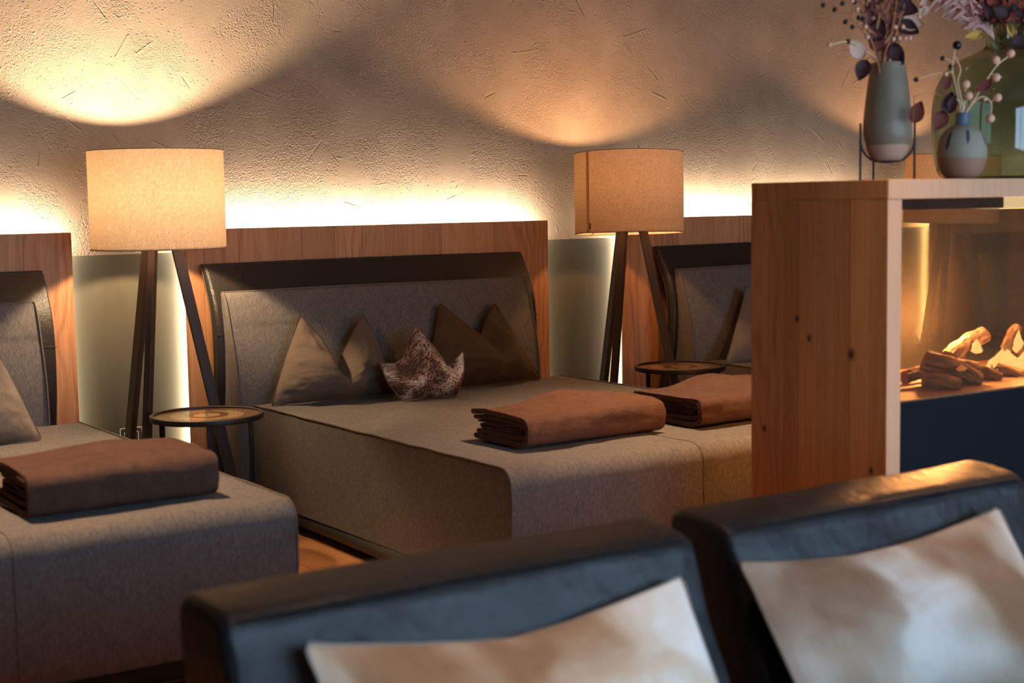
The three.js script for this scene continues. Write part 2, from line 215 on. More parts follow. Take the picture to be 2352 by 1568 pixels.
// window wall behind the camera
const WINS = [[0.9, 2.5], [2.8, 4.4], [4.7, 6.3]], WY0 = 0.25, WY1 = 2.35;
{
  const parts = [box(RX0, RX1, 0, WY0, RZ1, RZ1 + 0.2), box(RX0, RX1, WY1, RH, RZ1, RZ1 + 0.2)]; let x = RX0;
  for (const [a, b] of [...WINS, [RX1, RX1]]) { if (a > x) parts.push(box(x, a, WY0, WY1, RZ1, RZ1 + 0.2)); x = b; }
  struct('wall_front', merge(parts), M.wallSide, 'wall with three tall windows behind the viewer', 'wall');
  WINS.forEach(([a, b], i) => {
    const w = struct('window_' + (i + 1), null, null, ['tall window nearest the left end of the room', 'tall window in the middle of the front wall', 'tall window nearest the right end of the room'][i], 'window');
    const m = (a + b) / 2, t = 0.06;
    mesh('frame', merge([box(a, a + t, WY0, WY1, RZ1 + 0.06, RZ1 + 0.12), box(b - t, b, WY0, WY1, RZ1 + 0.06, RZ1 + 0.12), box(a + t, b - t, WY0, WY0 + t, RZ1 + 0.06, RZ1 + 0.12), box(a + t, b - t, WY1 - t, WY1, RZ1 + 0.06, RZ1 + 0.12), box(m - t / 2, m + t / 2, WY0 + t, WY1 - t, RZ1 + 0.06, RZ1 + 0.12)]), M.blackMetal, w);
    for (const [p, q] of [[a + t, m - t / 2], [m + t / 2, b - t]]) mesh('pane', box(p, q, WY0 + t, WY1 - t, RZ1 + 0.088, RZ1 + 0.092), M.glass, w);
    const l = new THREE.RectAreaLight(DAY, DAY_NITS, b - a, WY1 - WY0); l.position.set(m, (WY0 + WY1) / 2, RZ1 + 0.04); scene.add(l);   // RectAreaLight shines along its own -z, into the room
  });
}
console.log('room');

// ------------------------------------------------------------------ oak headboard panels with light strips behind
function glow(w, h, x, y, z, parent, nits) { const l = new THREE.RectAreaLight(LEDC, nits, w, h); l.position.set(x, y, z); parent.add(l); }
function makePanel(seed, first) {
  const W = HX1 - HX0, g = thing('headboard_panel', '', 'headboard panel', [(HX0 + HX1) / 2, 0, ZH], 'oak wall panels behind the beds'), r = rng(seed), T = 0.03, H = 1.157;
  let x = -W / 2, k = 0;
  while (x < W / 2 - 0.001) {
    let w = k === 0 ? first : 0.13 + r() * 0.17; if (W / 2 - x - w < 0.1) w = W / 2 - x;
    const pg = rbox(x + 0.0004, x + w - 0.0004, 0, H, -T, 0.0006 * r(), 0.0012, 1, r() * 1.4, r() * 0.3);
    mesh('plank', pg, [M.oak, M.oakB, M.oakC, M.oakD][Math.floor(r() * 4)], g); x += w; k++;
  }
  mesh('mounting_batten', merge([box(-0.7, 0.7, 0.3, 0.38, ZP - ZH, -T), box(-0.7, 0.7, 0.9, 0.98, ZP - ZH, -T)]), M.darkWood, g);
  const zs = -T - 0.001, s = 0.012;
  const top = mesh('light_strip', box(-W / 2 + 0.03, W / 2 - 0.03, H - 0.032 - s / 2, H - 0.032 + s / 2, zs - 0.003, zs), M.ledGlow, g);
  glow(W - 0.06, s, 0, H - 0.032, zs - 0.006, g, LED_NITS); top.userData.label = 'thin warm white light strip along the top';
  for (const sx of [-1, 1]) {
    const zz = zs - 0.03, x = sx * (W / 2 - 0.03);
    mesh('strip_channel', box(x - 0.01, x + 0.01, 0.11, H - 0.06, zz, zs + 0.001), M.chrome, g);
    mesh('light_strip', box(x - s / 2, x + s / 2, 0.12, H - 0.065, zz - 0.003, zz), M.ledGlow, g); glow(s, H - 0.19, x, (H + 0.055) / 2, zz - 0.006, g, LED_NITS * 0.26);
  }
  return g;
}
[[-1, 'oak headboard panel at the left edge, behind the bed nearest the camera'], [0, 'oak headboard panel behind the bed with three cushions'], [1, 'oak headboard panel to the right of the tilted dim lamp'], [2, 'oak headboard panel seen through the fireplace glass']].forEach(([k, label], i) => { const p = makePanel(200 + i * 7, [0.16, 0.074, 0.2, 0.15][i]); p.position.x += k * STEP; p.userData.label = label; });

// ------------------------------------------------------------------ beds
const BX = 3.13, BZ = -4.5;
function makeBed() {
  const g = thing('bed', '', 'bed', [BX, 0, BZ], 'upholstered spa beds in a row'), L = 2.385 - BX, R = 3.875 - BX, F = -3.572 - BZ, B = -5.395 - BZ, T = 0.462, b0 = 0.09;
  mesh('plinth', box(L + 0.06, R - 0.06, 0, 0.075, B + 0.05, F - 0.12), M.leatherSeam, g);
  // leather roll under the mattress box
  const rr = 0.03, ry = 0.062, loop = [V(L + 0.035, ry, B + 0.05), V(L + 0.035, ry, F - 0.09), V(L + 0.06, ry, F - 0.05), V(L + 0.1, ry, F - 0.035), V(R - 0.1, ry, F - 0.035), V(R - 0.06, ry, F - 0.05), V(R - 0.035, ry, F - 0.09), V(R - 0.035, ry, B + 0.05)];
  const rail = mesh('leather_rail', tube(loop, rr, 160, 14), M.leather, g);
  mesh('seam', tube(loop.map((q) => V(q.x + Math.sign(q.x) * 0.014 * (Math.abs(q.x) > R - 0.09 ? 1 : 0) * -1 + 0, q.y - 0.026, q.z + (q.z > F - 0.06 ? 0.014 : 0))), 0.004, 160, 6), M.piping, rail);
  // mattress box: cover running up the foot, over the rounded edge and back to the head
  const rad = 0.06, prof = []; for (let k = 0; k <= 60; k++) prof.push([F, b0 + (T - rad - b0) * k / 60]); for (let k = 1; k <= 10; k++) { const a = k / 10 * Math.PI / 2; prof.push([F - rad + rad * Math.cos(a), T - rad + rad * Math.sin(a)]); } for (let k = 1; k <= 40; k++) prof.push([F - rad + (B - F + rad) * k / 40, T]);
  const len = [0]; for (let k = 1; k < prof.length; k++) len.push(len[k - 1] + Math.hypot(prof[k][0] - prof[k - 1][0], prof[k][1] - prof[k - 1][1]));
  const NV = prof.length - 1, sag = (x, s) => { const e = smooth(0, 0.12, Math.min(x - L, R - x)), c = Math.exp(-Math.pow((x - (L + R) / 2) / 0.012, 2)); const cx = smooth(0.5, 0.05, R - x) * smooth(0, 0.03, R - x), fold = -cx * 0.006 * (Math.exp(-Math.pow((s - 0.27 - 0.03 * noise3(x * 3, 1, 2, 25)) / 0.008, 2)) + 0.8 * Math.exp(-Math.pow((s - 0.14 + 0.12 * (R - x)) / 0.01, 2))); return fold + e * (0.007 * noise3(x * 4, s * 3, 0, 20) + 0.004 * noise3(x * 11, s * 7, 0, 23)) - 0.003 * c; };
  const cover = grid(70, NV, (u, v) => { const k = Math.round(v * NV), x = L + (R - L) * u, [z, y] = prof[k], q = k < 60 ? [1, 0] : k > 70 ? [0, 1] : [Math.cos((k - 60) / 10 * 1.571), Math.sin((k - 60) / 10 * 1.571)], d = sag(x, len[k]); return V(x, y + q[1] * d, z + q[0] * d); });
  { const p = cover.attributes.position, uv = cover.attributes.uv; for (let i = 0; i < p.count; i++) uv.setXY(i, p.getX(i), len[Math.floor(i / 71)]); }
  const shape = new THREE.Shape([...prof.map(([z, y]) => new THREE.Vector2(z, y)), new THREE.Vector2(B, b0)]), caps = [];
  for (const [x, s] of [[L, -1], [R, 1]]) { let c = new THREE.ShapeGeometry(shape); const p = c.attributes.position; for (let i = 0; i < p.count; i++) p.setXYZ(i, x, p.getY(i), p.getX(i)); c = c.toNonIndexed(); if (s > 0) c = flip(c); c.computeVertexNormals(); caps.push(boxUV(c)); }
  const under = box(L, R, b0 - 0.002, b0, B, F);
  const mat = mesh('mattress_box', merge([cover, ...caps, under]), M.fabric, g);
  const rj = rng(9);
  for (const [x, s] of [[L, -1], [R, 1]]) mesh('piping', tube(prof.filter((_, i) => i < 60 ? i % 10 === 0 : i % 2 === 0).map(([z, y]) => V(x + s * 0.001 + (rj() - 0.5) * 0.003, y + 0.001 + (rj() - 0.5) * 0.003, z)), 0.0036, 160, 7), M.piping, mat);
  mesh('centre_seam', tube(prof.filter((_, i) => (i < 60 ? i % 10 === 0 : i % 3 === 0) && i < 77).map(([z, y]) => V((L + R) / 2, y - 0.0006, z - 0.0006)), 0.0011, 90, 6), M.fabric, mat);
  // leather back and fabric pad of the headboard
  const lz = [[-5.66, 1.012], [-5.632, 0.945], [-5.582, 0.843], [-5.558, 0.723], [-5.563, 0.567], [-5.59, 0.441], [-5.62, 0.332], [-5.643, 0.2], [-5.65, 0.03]], th = [0.034, 0.05, 0.05, 0.046, 0.046, 0.05, 0.055, 0.06, 0.06];
  const cr = (list) => new THREE.CatmullRomCurve3(list.map(([z, y]) => V(z, y, 0))).getPoints(36).map((q) => [q.x - BZ, q.y]);
  const back = cr(lz), front = cr(lz.map(([z, y], i) => [z + th[i], y]));
  const HL = 2.287 - BX, HR = 3.838 - BX;
  const lb = mesh('leather_back', extrudeX([...back, ...front.slice().reverse()], HL, HR, 0.016, 1, 0.9), M.leather, g);
  const fr = (i, x) => V(x, front[i][1], front[i][0]);
  for (const x of [HL + 0.002, HR - 0.002]) mesh('edge_seam', tube(back.filter((_, i) => i % 3 === 0).map(([z, y]) => V(x, y, z + 0.004)), 0.004, 60, 6), M.leatherSeam, lb);
  mesh('top_seam', tube([V(HL, 1.011, back[0][0] + 0.008), V(0, 1.014, back[0][0] + 0.008), V(HR, 1.011, back[0][0] + 0.008)], 0.006, 30, 8), M.leatherSeam, lb);
  mesh('cross_seam', tube([fr(13, HL), fr(13, 0), fr(13, HR)], 0.0018, 20, 6), M.leatherSeam, lb);
  const pf = cr([[-5.528, 0.906], [-5.512, 0.899], [-5.481, 0.843], [-5.453, 0.758], [-5.427, 0.674], [-5.407, 0.572], [-5.402, 0.465], [-5.398, 0.349], [-5.40, 0.191], [-5.403, 0.05]]), pb = cr([[-5.542, 0.905], [-5.529, 0.788], [-5.52, 0.684], [-5.522, 0.561], [-5.536, 0.451], [-5.555, 0.328], [-5.58, 0.05]]);
  const PL = 2.318 - BX, PR = 3.768 - BX;
  const pad = mesh('fabric_pad', extrudeX([...pb, ...pf.slice().reverse()], PL, PR, 0.006, 1, 0.8), M.fabric, g);
  for (const x of [PL + 0.003, PR - 0.003]) mesh('piping', tube(pf.filter((_, i) => i % 3 === 0).map(([z, y]) => V(x, y, z)), 0.0045, 80, 7), M.piping, pad);
  mesh('piping', tube([V(PL, 0.906, pf[0][0]), V(-0.3, 0.909, pf[0][0]), V(0.2, 0.907, pf[0][0]), V(PR, 0.906, pf[0][0])], 0.004, 40, 7), M.piping, pad);
  return g;
}
const bed2 = makeBed(); bed2.userData.label = 'grey upholstered double bed with three cushions and two folded blankets';
const bed1 = copy(bed2, 'grey upholstered bed at the left edge, nearest the camera, one blanket on it'); bed1.position.x = BX - 2.188;
const bed3 = copy(bed2, 'grey upholstered bed half hidden behind the fireplace column'); bed3.position.x = BX + 2.35;
const bed4 = copy(bed2, 'farthest grey bed, its headboard seen through the fireplace glass'); bed4.position.x = BX + 2.35 + STEP;
console.log('beds');

// ------------------------------------------------------------------ tripod lamps
function makeLamp(x, i, { bulbY, tiltX, tiltZ, turn, cd, col, strip }) {
  const g = thing('floor_lamp', ['lit tripod floor lamp with glowing beige drum shade left of the middle bed', 'dim tripod floor lamp with tilted shade between the middle bed and the fireplace', 'tripod floor lamp behind the fireplace, its shade above the wooden shelf'][i], 'floor lamp', [x, 0, -5.38], 'tripod lamps between the beds');
  const yb = 1.093, yt = 1.459, r = 0.25, ym = (yb + yt) / 2;
  const sh = new THREE.Group(); sh.name = 'shade'; sh.position.set(0, ym, 0); sh.rotation.set(tiltX, 0, tiltZ); g.add(sh);
  const drum = new THREE.CylinderGeometry(r, r, yt - yb, 96, 1, true); { const uv = drum.attributes.uv; for (let k = 0; k < uv.count; k++) uv.setXY(k, uv.getX(k) * 1.57, uv.getY(k) * 0.366); }
  mesh('drum', drum, M.shade, sh);
  for (const y of [-1, 1]) { const ring = new THREE.TorusGeometry(r, 0.0016, 6, 96); ring.rotateX(Math.PI / 2); ring.translate(0, y * (yt - yb) / 2, 0); mesh('rim', ring, M.shadeTrim, sh); }
  const disc = new THREE.RingGeometry(0.001, r - 0.003, 72, 1); disc.rotateX(Math.PI / 2); disc.translate(0, -(yt - yb) / 2 + 0.008, 0); mesh('diffuser', disc, M.diffuser, sh);
  // wire spider that carries the shade
  mesh('spider', merge([0, 1, 2].map((k) => { const a = k * 2.094 + 0.4; return tube([V(0, -0.12, 0), V(Math.cos(a) * 0.12, -0.14, Math.sin(a) * 0.12), V(Math.cos(a) * r, -(yt - yb) / 2 + 0.004, Math.sin(a) * r)], 0.002, 12, 5); })), M.blackMetal, sh);
  if (strip !== undefined) {
    const arc = (a0, a1, y0, y1, rr) => grid(6, 1, (u, v) => { const a = a0 + (a1 - a0) * u; return V(Math.cos(a) * rr, y0 + (y1 - y0) * v, Math.sin(a) * rr); }, [0.02, 0.3]);
    mesh('seam_strip', arc(strip, strip + 0.075, -0.183, 0.183, r + 0.0008), M.shadeSeam, sh);
    mesh('maker_tag', arc(strip - 0.03, strip, -0.168, -0.14, r + 0.0015), M.tagBlack, sh);
  }
  const hub = new THREE.CylinderGeometry(0.062, 0.062, 0.02, 24); hub.translate(0, 1.15, 0); mesh('hub', hub, M.blackMetal, g);
  const neck = new THREE.CylinderGeometry(0.014, 0.014, bulbY - 1.16, 12); neck.translate(0, (bulbY + 1.16) / 2 - 0.02, 0); mesh('socket', neck, M.blackMetal, g);
  const bulb = new THREE.SphereGeometry(0.032, 20, 14); bulb.translate(0, bulbY, 0); mesh('bulb', bulb, M.bulb, g);
  const l = new THREE.PointLight(col, cd, 0, 2); l.position.set(0, bulbY, 0); l.shadow.radius = 1.6; l.castShadow = true; g.add(l);
  for (let k = 0; k < 3; k++) {
    const a = turn + k * 2.0944, dir = V(Math.cos(a), 0, Math.sin(a)), A = dir.clone().multiplyScalar(0.052).setY(1.165), Bq = dir.clone().multiplyScalar(0.285).setY(0.0), d = Bq.clone().sub(A), n = d.length();
    const lg = boxUV(new RoundedBoxGeometry(0.026, n, 0.04, 2, 0.003)); const q = mesh('leg', lg, M.darkWood, g);
    q.position.copy(A.clone().add(Bq).multiplyScalar(0.5)); const y = d.clone().negate().normalize(), xx = V(-dir.z, 0, dir.x), zz = xx.clone().cross(y); q.quaternion.setFromRotationMatrix(new THREE.Matrix4().makeBasis(xx, y, zz));
  }
  return g;
}
// leg directions: measured on the photo from the line of sight (right / away)
const aim = (deg, x) => { const th = Math.atan2(x, 5.38), c = Math.cos(deg * Math.PI / 180), s = Math.sin(deg * Math.PI / 180); return Math.atan2(Math.sin(th) * c - Math.cos(th) * s, Math.cos(th) * c + Math.sin(th) * s); };
makeLamp(2.012, 0, { bulbY: 1.29, tiltX: 0, tiltZ: 0, turn: aim(10, 2.012), cd: LAMP_CD[0], col: WARM });
makeLamp(4.266, 1, { bulbY: 1.345, tiltX: -0.045, tiltZ: -0.03, turn: aim(8, 4.266), cd: LAMP_CD[1], col: AMBER, strip: 3.03 });
makeLamp(6.498, 2, { bulbY: 1.33, tiltX: 0.02, tiltZ: -0.02, turn: aim(14, 6.498), cd: LAMP_CD[2], col: AMBER });

// ------------------------------------------------------------------ side tables
const TABLE = (() => { const c = document.createElement('canvas'); c.width = c.height = 512; const x = c.getContext('2d'); x.fillStyle = '#7d5834'; x.fillRect(0, 0, 512, 512); for (let k = 0; k < 60; k++) { x.fillStyle = k % 2 ? 'rgba(40,24,12,0.12)' : 'rgba(170,120,70,0.12)'; x.fillRect(k * 9, 0, 5, 512); }
  x.strokeStyle = '#ecd2a4'; for (const [r0, n, w, l] of [[172, 96, 3, 9], [158, 90, 3, 9], [144, 84, 3, 9], [130, 78, 3, 9], [116, 72, 3, 8], [62, 46, 3, 9], [48, 38, 3, 9], [34, 28, 3, 8], [20, 16, 3, 7]]) { x.lineWidth = w * 1.7; for (let k = 0; k < n; k++) { const a = k / n * 6.2832, b = a + 5 / r0; x.beginPath(); x.moveTo(256 + Math.cos(a) * r0, 256 + Math.sin(a) * r0); x.lineTo(256 + Math.cos(b) * (r0 - l), 256 + Math.sin(b) * (r0 - l)); x.stroke(); } }
  const t = new THREE.CanvasTexture(c); t.colorSpace = THREE.SRGBColorSpace; return t; })();
M.tableTop = phys({ map: TABLE, roughness: 0.16, clearcoat: 0.6, clearcoatRoughness: 0.05, specularIntensity: 0.6 });
function makeTable(x, z, turn, label) {
  const g = thing('side_table', label, 'side table', [x, 0, z], 'round tray tables beside the beds'), H = 0.512, r = 0.2;
  const disc = new THREE.CircleGeometry(r - 0.008, 72); disc.rotateX(-Math.PI / 2); disc.translate(0, H - 0.006, 0);
  const slab = new THREE.CylinderGeometry(r - 0.006, r - 0.006, 0.008, 72); slab.translate(0, H - 0.0105, 0);
  mesh('tray_bottom', slab, M.blackMetal, g); mesh('tray_surface', disc, M.tableTop, g);
  const rim = new THREE.LatheGeometry([[r - 0.012, H - 0.02], [r, H - 0.02], [r + 0.002, H - 0.016], [r + 0.002, H - 0.002], [r, H], [r - 0.012, H], [r - 0.014, H - 0.003], [r - 0.012, H - 0.02]].map(([a, b]) => new THREE.Vector2(a, b)), 96); mesh('rim', rim, M.metal, g);
  for (let k = 0; k < 3; k++) { const a = turn + k * 2.0944, p = mesh('leg', new RoundedBoxGeometry(0.016, H - 0.018, 0.016, 2, 0.002), M.blackMetal, g); p.position.set(Math.cos(a) * 0.183, (H - 0.018) / 2, Math.sin(a) * 0.183); p.rotation.y = -a; }
  mesh('lower_ring', (() => { const t = new THREE.TorusGeometry(0.183, 0.006, 8, 60); t.rotateX(Math.PI / 2); t.translate(0, 0.012, 0); return t; })(), M.blackMetal, g);
  return g;
}
makeTable(2.015, -4.975, aim(30, 2.015), 'round tray table with dotted ring pattern beside the brightly lit lamp');
makeTable(4.261, -5.02, aim(20, 4.261), 'round tray table between the dim tilted lamp and the half hidden bed');
makeTable(6.55, -5.0, aim(25, 6.5), 'round tray table seen through the fireplace glass behind the logs');

// ------------------------------------------------------------------ cushions
// corners bl, br and a top edge (ears and hollows) span the cover; front and back bulge from it
function cushion(name, label, mat, bl, br, top, o = {}, parts = {}) {
  const { bulge = 0.07, backBulge = 0.03, notch = null, wr = 0.006, seed = 1, bow = 0, peak = 0.78, group = 'scatter cushions' } = o;
  const c = bl.clone().add(br).multiplyScalar(0.5), g = thing(name, label, 'cushion', [c.x, c.y, c.z], group);
  const tl = [0]; for (let k = 1; k < top.length; k++) tl.push(tl[k - 1] + top[k].distanceTo(top[k - 1])); const TL = tl[tl.length - 1];
  const topAt = (u) => { const s = u * TL; let k = 1; while (k < tl.length - 1 && tl[k] < s) k++; const t = (s - tl[k - 1]) / (tl[k] - tl[k - 1]); return top[k - 1].clone().lerp(top[k], t); };
  const n = br.clone().sub(bl).cross(top[Math.floor(top.length / 2)].clone().add(top[0]).multiplyScalar(0.5).sub(bl)).normalize();
  const W = bl.distanceTo(br), H = top[0].distanceTo(bl), out = br.clone().sub(bl).multiplyScalar(bow), edgeAt = (a, b, v, sg) => a.clone().lerp(b, v).addScaledVector(out, sg * Math.sin(Math.PI * v));
  const surf = (side, amp) => (u, v) => {
    const T = topAt(u), B = bl.clone().lerp(br, u), L = edgeAt(bl, top[0], v, -1), R = edgeAt(br, top[top.length - 1], v, 1);
    const p = B.clone().multiplyScalar(1 - v).addScaledVector(T, v).addScaledVector(L, 1 - u).addScaledVector(R, u).addScaledVector(bl, -(1 - u) * (1 - v)).addScaledVector(br, -u * (1 - v)).addScaledVector(top[0], -(1 - u) * v).addScaledVector(top[top.length - 1], -u * v);
    const e = Math.min(u, 1 - u, v, 1 - v), f = Math.pow(Math.sin(Math.PI * clamp(u, 0, 1)), 0.62) * Math.pow(Math.sin(Math.PI * Math.pow(clamp(v, 0, 1), peak)), 0.75);
    let d = amp * f; if (notch) for (const q of notch) d *= 1 - q[1] * Math.exp(-Math.pow((u - q[0]) / (q[2] ?? 0.1), 2)) * smooth(0.3, 0.85, v);
    const rad = Math.min(Math.hypot(u, v), Math.hypot(1 - u, v), Math.hypot(u, 1 - v), Math.hypot(1 - u, 1 - v));
    d += wr * Math.min(1, e * 14) * (noise3(u * 7, v * 9, seed, 30) + 0.8 * noise3(u * 15 + v * 5, v * 4, seed, 33) * smooth(0.55, 0.1, rad));
    return p.addScaledVector(n, side * Math.max(d, 0)).sub(c);
  };
  mesh('cover', merge([grid(56, 48, surf(1, bulge), [W, H]), flip(grid(40, 34, surf(-1, backBulge), [W, H]).toNonIndexed())]), mat, g);
  const loop = []; for (let k = 0; k <= 8; k++) loop.push(bl.clone().lerp(br, k / 8)); for (let k = 1; k <= 6; k++) loop.push(edgeAt(br, top[top.length - 1], k / 6, 1)); for (let k = 1; k <= 24; k++) loop.push(topAt(1 - k / 24)); for (let k = 1; k < 6; k++) loop.push(edgeAt(bl, top[0], 1 - k / 6, -1));
  mesh('edge_seam', tube(loop.map((q) => q.sub(c)), 0.0025, 140, 6, true), mat, g);
  return g;
}
const YB = 0.468;   // tops of the mattresses
cushion('velvet_cushion', 'taupe velvet cushion with a deep chop, left on the middle bed', M.velvetTaupe, spot(625, 931, -5.31).setY(YB), spot(908, 906, -5.31).setY(YB), [spot(691, 724, -5.38), spot(730, 764, -5.345), spot(775, 838, -5.32), spot(802, 780, -5.345), spot(834, 720, -5.38)], { bulge: 0.15, peak: 0.95, bow: 0.015, notch: [[0.5, 0.74, 0.1]], seed: 2, wr: 0.013 });
cushion('velvet_cushion', 'brown velvet cushion with two tall ears, right on the middle bed', M.velvetBrown, spot(985, 893, -5.33).setY(YB), spot(1241, 869, -5.33).setY(YB), [spot(1012, 697, -5.42), spot(1055, 731, -5.37), spot(1104, 772, -5.33), spot(1117, 731, -5.37), spot(1135, 697, -5.42)], { bulge: 0.145, peak: 0.95, bow: 0.015, notch: [[0.6, 0.72, 0.1]], seed: 5, wr: 0.01 });
cushion('patterned_cushion', 'small brown and white mottled cushion between the two velvet ones', M.pattern, spot(922, 906, -5.12).setY(YB), spot(1050, 898, -5.1).setY(YB), [spot(874, 831, -5.12), spot(905, 836, -5.13), spot(926, 822, -5.17), spot(953, 747, -5.23), spot(998, 800, -5.17), spot(1032, 842, -5.11), spot(1052, 818, -5.08), spot(1063, 808, -5.08)], { bulge: 0.11, peak: 0.9, bow: 0.06, backBulge: 0.04, notch: [[0.16, 0.6, 0.06], [0.75, 0.62, 0.06]], seed: 8, wr: 0.008 });
cushion('velvet_cushion', 'grey velvet cushion cut by the left edge of the picture', M.velvetGrey, spot(-190, 1012, -5.0).setY(YB), spot(93, 993, -5.06).setY(YB), [spot(-130, 775, -5.2), spot(-80, 830, -5.16), spot(-45, 860, -5.12), spot(-30, 815, -5.16), spot(-15, 790, -5.2)], { bulge: 0.08, seed: 11, notch: [[0.5, 0.5, 0.1]] });
cushion('velvet_cushion', 'grey velvet cushion on the bed half hidden by the column', M.velvetGrey, spot(1668, 830, -5.25).setY(YB), spot(1850, 815, -5.27).setY(YB), [spot(1716, 656, -5.4), spot(1745, 690, -5.37), spot(1772, 715, -5.34), spot(1790, 690, -5.37), spot(1805, 655, -5.4)], { bulge: 0.08, seed: 14, notch: [[0.5, 0.5, 0.1]] });
cushion('velvet_cushion', 'dark velvet cushion seen at the left edge of the fireplace glass', M.velvetBrown, spot(1930, 806, -5.28).setY(YB), spot(2113, 795, -5.2).setY(YB), [spot(1965, 645, -5.42), spot(1995, 680, -5.38), spot(2015, 700, -5.35), spot(2035, 675, -5.38), spot(2052, 645, -5.42)], { bulge: 0.08, seed: 17, notch: [[0.5, 0.5, 0.1]] });
console.log('cushions');

// ------------------------------------------------------------------ folded blankets: a ribbon of cloth folded in layers
function ribbon(path, t, x0, x1, seed, wave, nx = 26) {
  const n = path.length, left = [], right = [];
  for (let i = 0; i < n; i++) { const a = path[Math.max(0, i - 1)], b = path[Math.min(n - 1, i + 1)], dz = b[0] - a[0], dy = b[1] - a[1], l = Math.hypot(dz, dy) || 1; left.push([path[i][0] - dy / l * t, path[i][1] + dz / l * t]); right.push([path[i][0] + dy / l * t, path[i][1] - dz / l * t]); }
  const end = (i, s) => { const a = path[i], b = path[i + s], dz = a[0] - b[0], dy = a[1] - b[1], l = Math.hypot(dz, dy) || 1; return [a[0] + dz / l * t * 0.9, a[1] + dy / l * t * 0.9]; };
  const ring = [...left, end(n - 1, -1), ...right.reverse(), end(0, 1)], N = ring.length;
  const def = (x, z, y, u) => { const k = wave(x, z, y); return V(x + 0.006 * noise3(z * 14, y * 30, seed, 44) * (u < 0.04 || u > 0.96 ? 1 : 0), y + k, z + 0.006 * noise3(x * 9, y * 20, seed, 47)); };
  const pos = [], uv = [], idx = []; let s = 0; const S = ring.map((q, i) => (s += i ? Math.hypot(q[0] - ring[i - 1][0], q[1] - ring[i - 1][1]) : 0));
  for (let j = 0; j <= nx; j++) for (let i = 0; i <= N; i++) { const q = ring[i % N], u = j / nx, x = x0 + (x1 - x0) * u, p = def(x, q[0], q[1], u); pos.push(p.x, p.y, p.z); uv.push(x, i === N ? s : S[i]); }
  for (let j = 0; j < nx; j++) for (let i = 0; i < N; i++) { const a = j * (N + 1) + i, b = a + 1, c = a + N + 1, d = c + 1; idx.push(a, c, d, a, d, b); }
  let g = new THREE.BufferGeometry(); g.setAttribute('position', new THREE.Float32BufferAttribute(pos, 3)); g.setAttribute('uv', new THREE.Float32BufferAttribute(uv, 2)); g.setIndex(idx); g.computeVertexNormals(); g = g.toNonIndexed();
  const caps = []; for (const [x, u, fl] of [[x0, 0, false], [x1, 1, true]]) { let c = new THREE.ShapeGeometry(new THREE.Shape(ring.map(([z, y]) => new THREE.Vector2(z, y)))); const p = c.attributes.position; for (let i = 0; i < p.count; i++) { const q = def(x, p.getX(i), p.getY(i), u); p.setXYZ(i, q.x, q.y, q.z); } c = c.toNonIndexed(); if (fl) c = flip(c); c.computeVertexNormals(); caps.push(c); }
  return merge([g, ...caps]);
}
const spline = (pts, n = 70) => new THREE.CatmullRomCurve3(pts.map(([z, y]) => V(z, y, 0)), false, 'centripetal').getPoints(n).map((q) => [q.x, q.y]);
// local z: 0 is the folded front, negative is the open back
function makeBlanket(name, label, mat, x, z, W, D, H, turn, seed, lift) {
  const g = thing(name, label, 'blanket', [x, 0.466, z], 'folded blankets on the beds'); g.rotation.y = turn;
  const t = 0.0094, wave = (X, Z, Y) => smooth(0, H * 0.9, Y) * (lift * smooth(0, W, X + W / 2) * 0.3 + 0.012 * noise3(X * 5, Z * 6, seed, 51) + lift * Math.exp(-Math.pow((X - 0.12 * W) / (0.22 * W), 2)) * smooth(0, -D, Z));
  const outer = spline([[-D, H - t - 0.002], [-D * 0.7, H - t + 0.002], [-D * 0.35, H - t], [-0.05, H - t - 0.002], [-0.016, H - t - 0.012], [-t, H * 0.55], [-0.012, 0.03], [-0.045, t + 0.001], [-D * 0.4, t], [-D * 0.8, t + 0.002], [-D * 0.97, t + 0.003]]);
  mesh('outer_fold', ribbon(outer, t * 0.92, -W / 2, W / 2, seed, wave), mat, g);
  const mid = spline([[-D * 0.985, H - 3 * t - 0.001], [-D * 0.6, H - 3 * t + 0.001], [-0.07, H - 3 * t - 0.001], [-0.038, H - 3 * t - 0.01], [-3 * t, H * 0.5], [-0.036, 3 * t + 0.01], [-0.07, 3 * t + 0.001], [-D * 0.5, 3 * t], [-D * 0.95, 3 * t + 0.001]]);
  mesh('inner_fold', ribbon(mid, t * 0.78, -W / 2 + 0.009, W / 2 - 0.01, seed + 1, wave), mat, g);
  const tc = (H - 8 * t) / 6, k0 = 4 * t + tc, kk = H - 4 * t - tc, m = H / 2;
  const core = spline([[-D * 0.96, kk], [-D * 0.5, kk], [-0.075, kk - 0.001], [-0.058, (kk + m) / 2], [-0.08, m], [-D * 0.5, m], [-D * 0.9, m], [-D * 0.925, (m + k0) / 2], [-D * 0.9, k0], [-D * 0.5, k0], [-0.085, k0], [-0.062, k0 + 0.002]], 100);
  mesh('core_fold', ribbon(core, tc * 0.72, -W / 2 + 0.018, W / 2 - 0.016, seed + 2, wave), mat, g);
  return g;
}
makeBlanket('folded_blanket', 'folded rust brown blanket on the foot of the middle bed', M.blanket, 2.895, -3.815, 0.57, 0.32, 0.105, 0.02, 61, 0.03);
makeBlanket('folded_blanket', 'folded brown blanket on the middle bed, partly behind the column', M.blanketDark, 3.6, -3.8, 0.56, 0.36, 0.1, 0.03, 64, 0.022);
makeBlanket('folded_blanket', 'dark brown blanket on the bed at the left edge', M.blanketDark, 1.285, -3.735, 0.51, 0.34, 0.12, 0.0, 67, 0.012);
console.log('blankets');

